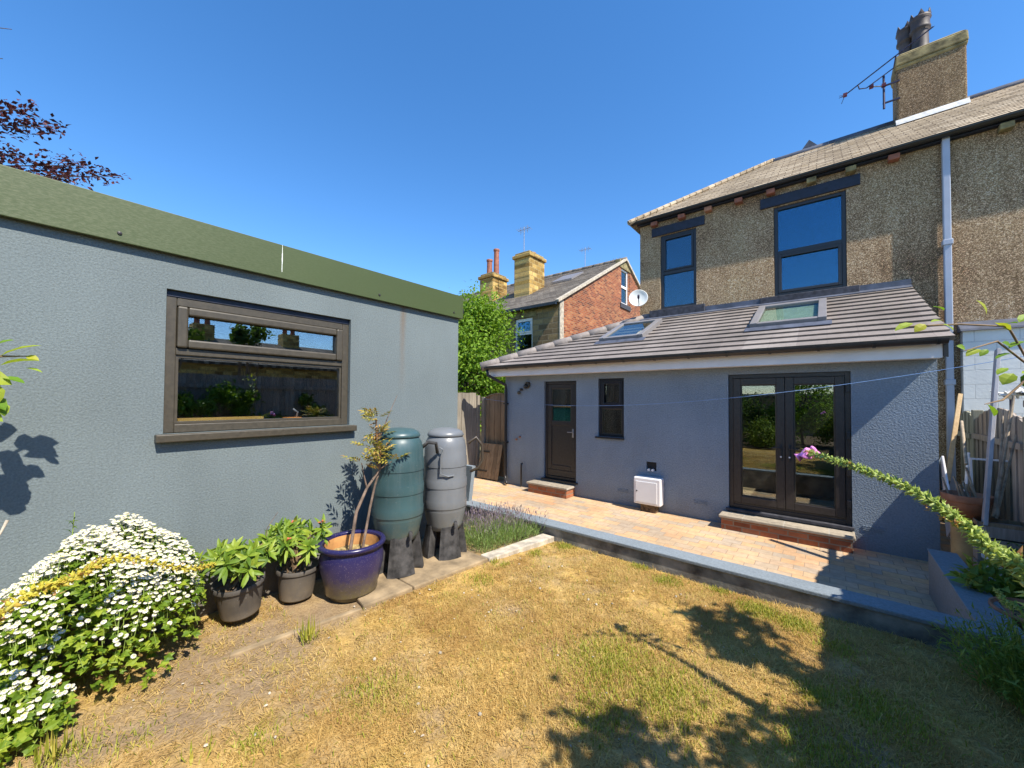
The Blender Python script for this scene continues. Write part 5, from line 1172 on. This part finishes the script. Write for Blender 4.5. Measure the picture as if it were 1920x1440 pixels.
# ================================================================ GRASS
def inpoly(x, y, poly):
    r = False; n = len(poly); j = n-1
    for i in range(n):
        xi, yi = poly[i]; xj, yj = poly[j]
        if (yi > y) != (yj > y) and x < (xj-xi)*(y-yi)/(yj-yi)+xi: r = not r
        j = i
    return r
dirt = [tuple(pix(px, py, 2, .36))[:2] for px, py in ((330, 1190), (520, 1140), (640, 1165), (560, 1250), (500, 1330), (380, 1390), (160, 1450), (-40, 1470), (-60, 1430), (230, 1330))]
gpat = [(tuple(pix(px, py, 2, .32))[:2], r, k) for px, py, r, k in ((1420, 1140, .16, 1), (1490, 1165, .14, 1), (1250, 1085, .12, .9), (1200, 1058, .10, .6), (1060, 1020, .12, .7), (1000, 1035, .10, .6), (1150, 1250, .34, .55), (1240, 1300, .30, .6), (1120, 1330, .2, .4), (1640, 1330, .22, .5), (1570, 1210, .12, .3), (1530, 1300, .10, .9), (120, 1430, .16, .4), (250, 1400, .10, .3), (480, 1400, .10, .5), (1350, 1100, .1, .6), (900, 1090, .14, .25), (700, 1300, .2, .25), (940, 1060, .08, .5), (1550, 1420, .3, .3))]
def nz(x, y, s): return math.sin(x*s*1.3+2.1*math.sin(y*s*.7))*math.sin(y*s*1.1+1.7*math.sin(x*s*.9))
ca = lawn_o.data.color_attributes.new('bare', 'FLOAT_COLOR', 'POINT')
blobs = [(tuple(pix(px, py, 2, .34))[:2], r, k) for px, py, r, k in ((960, 1135, .16, .8), (1030, 1200, .12, .5), (760, 1240, .16, .6), (820, 1340, .14, .5), (1200, 1180, .12, .55), (1120, 1100, .10, .5), (620, 1400, .12, .5), (950, 1390, .14, .5), (1350, 1270, .1, .5), (560, 1330, .2, .7), (1460, 1170, .10, .5), (1090, 1040, .14, .6), (640, 1300, .2, .6), (870, 1250, .10, .5), (1640, 1420, .22, .8), (1580, 1250, .2, .6), (1300, 1110, .12, .5), (700, 1210, .14, .5))]
def bare(x, y):
    v = max([0]+[k*math.exp(-((x-c[0])**2+(y-c[1])**2)/(r*r)) for c, r, k in blobs]); n_ = .5*nz(x, y, 7)+.3*nz(y, x, 15)
    if x < -2.75 and y > .9: v = max(v, .75)
    q = sum(inpoly(x+dx, y+dy, dirt) for dx in (-.12, 0, .12) for dy in (-.12, 0, .12))/9
    return min(1, max(0, max(v, q)+.45*n_*(1 if max(v, q) > .15 else 0)))
ca.data.foreach_set('color', np.array([[bare(v.co.x, v.co.y) if v.co.y > -1.5 else 0]*3+[1] for v in lawn_o.data.vertices], dtype=np.float32).ravel())
def fgrass(n, mat, green, name, label):
    V = []; F = []; k = 0; o = 0
    while k < n:
        # density falls with distance from the lens
        y = 3.92*(rng.random()**.75) if rng.random() < .88 else -1.2+1.3*rng.random(); x = -3.55+5.0*rng.random()
        if y < -.3 and x > .6: continue
        px_ = (x*_c+y*_s); pz = (-x*_s+y*_c)
        if pz < .7 or abs(px_/pz) > 1.5: continue
        if -3.6 < x < -2.62 and y > 1.24 and x < -2.80+.085*(y-1.28): continue
        if y > 2.9 and x < -2.52: continue
        g = max([0]+[kk*math.exp(-((x-c[0])**2+(y-c[1])**2)/(r*r*.55)) for c, r, kk in gpat])
        d_ = inpoly(x, y, dirt)
        if green:
            if rng.random() > g*1.0+.012: continue
        else:
            if rng.random() < .9*bare(x, y): continue
            if rng.random() < .40+.5*nz(x, y, 2.6)+.35*nz(x+5, y, 6)+.35*nz(y, x, 19): continue
        z = lawn_z(x, y)+.004; a = rng.random()*6.28
        if green: L = .018+.026*rng.random(); tl = .5*abs(rng.normal())+.2
        else:
            L = (.02+.032*rng.random())*(.75+.6*max(0, nz(x*1.7, y*1.7, 9)))+(.06*rng.random() if rng.random() < .03 else 0); tl = 1.08+.42*rng.random() if rng.random() < .86 else .5+.5*rng.random()
        dx, dy, dzv = math.cos(a)*math.sin(tl), math.sin(a)*math.sin(tl), math.cos(tl)+.05
        wd2 = (.0016+.0012*rng.random())*(1 if green else .62); rx, ry = -math.sin(a)*wd2, math.cos(a)*wd2
        mx, my, mz = x+dx*L*.55, y+dy*L*.55, z+dzv*L*.6; tx, ty, tz = x+dx*L*1.05, y+dy*L*1.05, z+dzv*L*(.85 if tl < 1 else .6)
        V += [(x-rx, y-ry, z), (x+rx, y+ry, z), (mx+rx*.8, my+ry*.8, mz), (mx-rx*.8, my-ry*.8, mz), (tx, ty, max(z, tz))]
        F += [(o, o+1, o+2, o+3), (o+3, o+2, o+4)]; o += 5; k += 1
    mb = MB(); mb.v = V; mb.f = F; mb.mi = [0]*len(F)
    return tag(mb.build(name, M[mat], loc=(0, 0, .3)), label, 'grass', None, 'stuff')
fgrass(165000, 'straw', False, 'dry_grass', 'scorched straw coloured grass covering the lawn')
fgrass(21000, 'grassgreen', True, 'green_grass', 'patches of surviving green grass in the dry lawn')
def tuft(label, px, py, n, h, mat='grassgreen'):
    c = pix(px, py, 2, .36); c.z = lawn_z(c.x, c.y); mb = MB()
    for i in range(n):
        a = rng.random()*6.28; p = c+Vector((rng.normal()*.025, rng.normal()*.025, 0)); mb.leaf(p, (math.cos(a)*.4, math.sin(a)*.4, 1), (math.cos(a), math.sin(a), .2), h*(.5+.6*rng.random()), .009, .25)
    tag(mb.build('grass_tuft', M[mat]), label, 'grass tuft')
tuft('tall green grass tuft on the bare soil in front of the blue pot', 578, 1195, 38, .17)
tuft('small green blade tuft in the bare soil at the bottom of the lawn', 370, 1420, 6, .10)
tuft('small green tuft at the near end of the pale kerb', 930, 1050, 26, .08)
tuft('straggly green tuft at the foot of the white flowering bush', 100, 1420, 40, .15)
wt = MB()
for i in range(150):
    x = -2.9+2.6*rng.random(); y = .3+3.2*rng.random(); z = lawn_z(x, y)
    r = .004+.008*rng.random()**2; wt.lathe([(0, -r*.3), (r, 0), (r*.8, r*.5), (0, r*.7)], (x, y, z+r*.4+.008), 6, Vector((0, 0, 1))+rv(.4))
tag(wt.build('pebbles', M['kerb']), 'pale pebbles and petals scattered over the dry lawn', 'pebbles', None, 'stuff')
# ================================================================ SURROUNDINGS (seen in the glass, casting the dappled shade)
def hedge(label, base, crown, n, mat='lf_dark', L=.10, clumps=24, tr=.05, group=None): return tree('garden_shrub', label, base, 2, crown, n, mat, L, 'bark', clumps, 'shrub', tr, .6, group)
hedge('tall thin shrub over the right fence shading the lawn corner', (2.3, 2.75, .0), (1.84, 2.72, 3.25, .25, .34, .24), 520, clumps=9, L=.11)
hedge('tall loose shrub over the right fence shading the near lawn', (2.4, 1.35, .0), (1.98, 1.35, 3.2, .58, .60, .34), 950, clumps=22, L=.11)
hedge('climbing shrub with sunlit top on the garden side of the right fence', (1.4, 1.9, .25), (1.36, 1.9, 1.45, .26, .85, .95), 6000, 'lf_tree', .085)
hedge('dark climber on the right fence at the near end of the garden', (1.4, .5, .25), (1.38, .3, 1.5, .26, .9, .95), 6000)
hedge('bushy climber on the garden side of the right fence by the low wall end', (1.42, 3.5, .25), (1.40, 3.5, 1.35, .22, .75, .85), 4200, 'lf_rhodo')
hedge('deep green shrub beyond the right fence by the patio', (2.9, 4.9, 0), (2.7, 4.9, 1.2, .6, .8, .7), 2600)
hedge('whitish green shrub in the border at the near end of the garden', (-1.7, -1.9, .3), (-1.7, -1.9, .75, .65, .5, .50), 3600, 'lf_rhodo', .07)
hedge('dark evergreen shrub in the border at the end of the lawn', (-2.9, -3.2, .3), (-2.9, -3.2, 1.35, 1.0, .8, 1.15), 5000)
hedge('spreading green shrub in the middle of the end border', (.45, -2.7, .3), (.45, -2.7, 1.0, .7, .6, .8), 4200, 'lf_shade', .09)
hedge('tall bright shrub at the right end of the far border', (-.7, -3.6, .3), (-.7, -3.6, 1.75, 1.1, .7, 1.5), 6000, 'lf_tree', .10)
struct(sheet(-3.6, 1.6, -8.2, -1.25, .2, lambda x, y: lawn_z(x, y)+.03).build('border_soil', M['soil'], loc=(0, 0, 0)))
bw_ = thing('boundary_wall', 'dark gritstone wall closing the near end of the garden', 'garden wall', (-1, -8, .3))
bx(-8, 6, -8.6, -8.2, .0, 2.2).build('wall', M['stone_xz'], bw_); bx(-8.05, 6.05, -8.65, -8.15, 2.2, 2.3).build('coping', M['kerb'], bw_)
for k, (y0, y1, lab) in enumerate(((-6, 3.2, 'slate roofed stone terrace beyond the right hand gardens, nearer half'), (3.2, 13, 'slate roofed stone terrace beyond the right hand gardens, farther half'))):
    nh = thing('stone_terrace', lab, 'house', (17, (y0+y1)/2, 0))
    bx(15, 21, y0, y1-.01, -.05, 3.6).build('wall', M['stone_chim'], nh)
    MB().prism([(14.7, y0, 3.5), (18, y0, 5.0), (21.3, y0, 3.5), (21.3, y0, 3.6), (18, y0, 5.12), (14.7, y0, 3.62)], (0, y1-y0-.01, 0)).build('roof', M['tile_stone'], nh)
    for yc in (y0+2.2, y0+6.4):
        c = bx(17.6, 18.4, yc-.45, yc+.45, 4.6, 5.75).build('chimney', M['stone_chim'], nh)
        for d in (-.22, .22): MB().lathe([(.13, 5.75), (.11, 6.3), (.14, 6.32), (0, 6.32)], (18, yc+d, 0), 10).build('chimney_pot', M['redclay'], c)
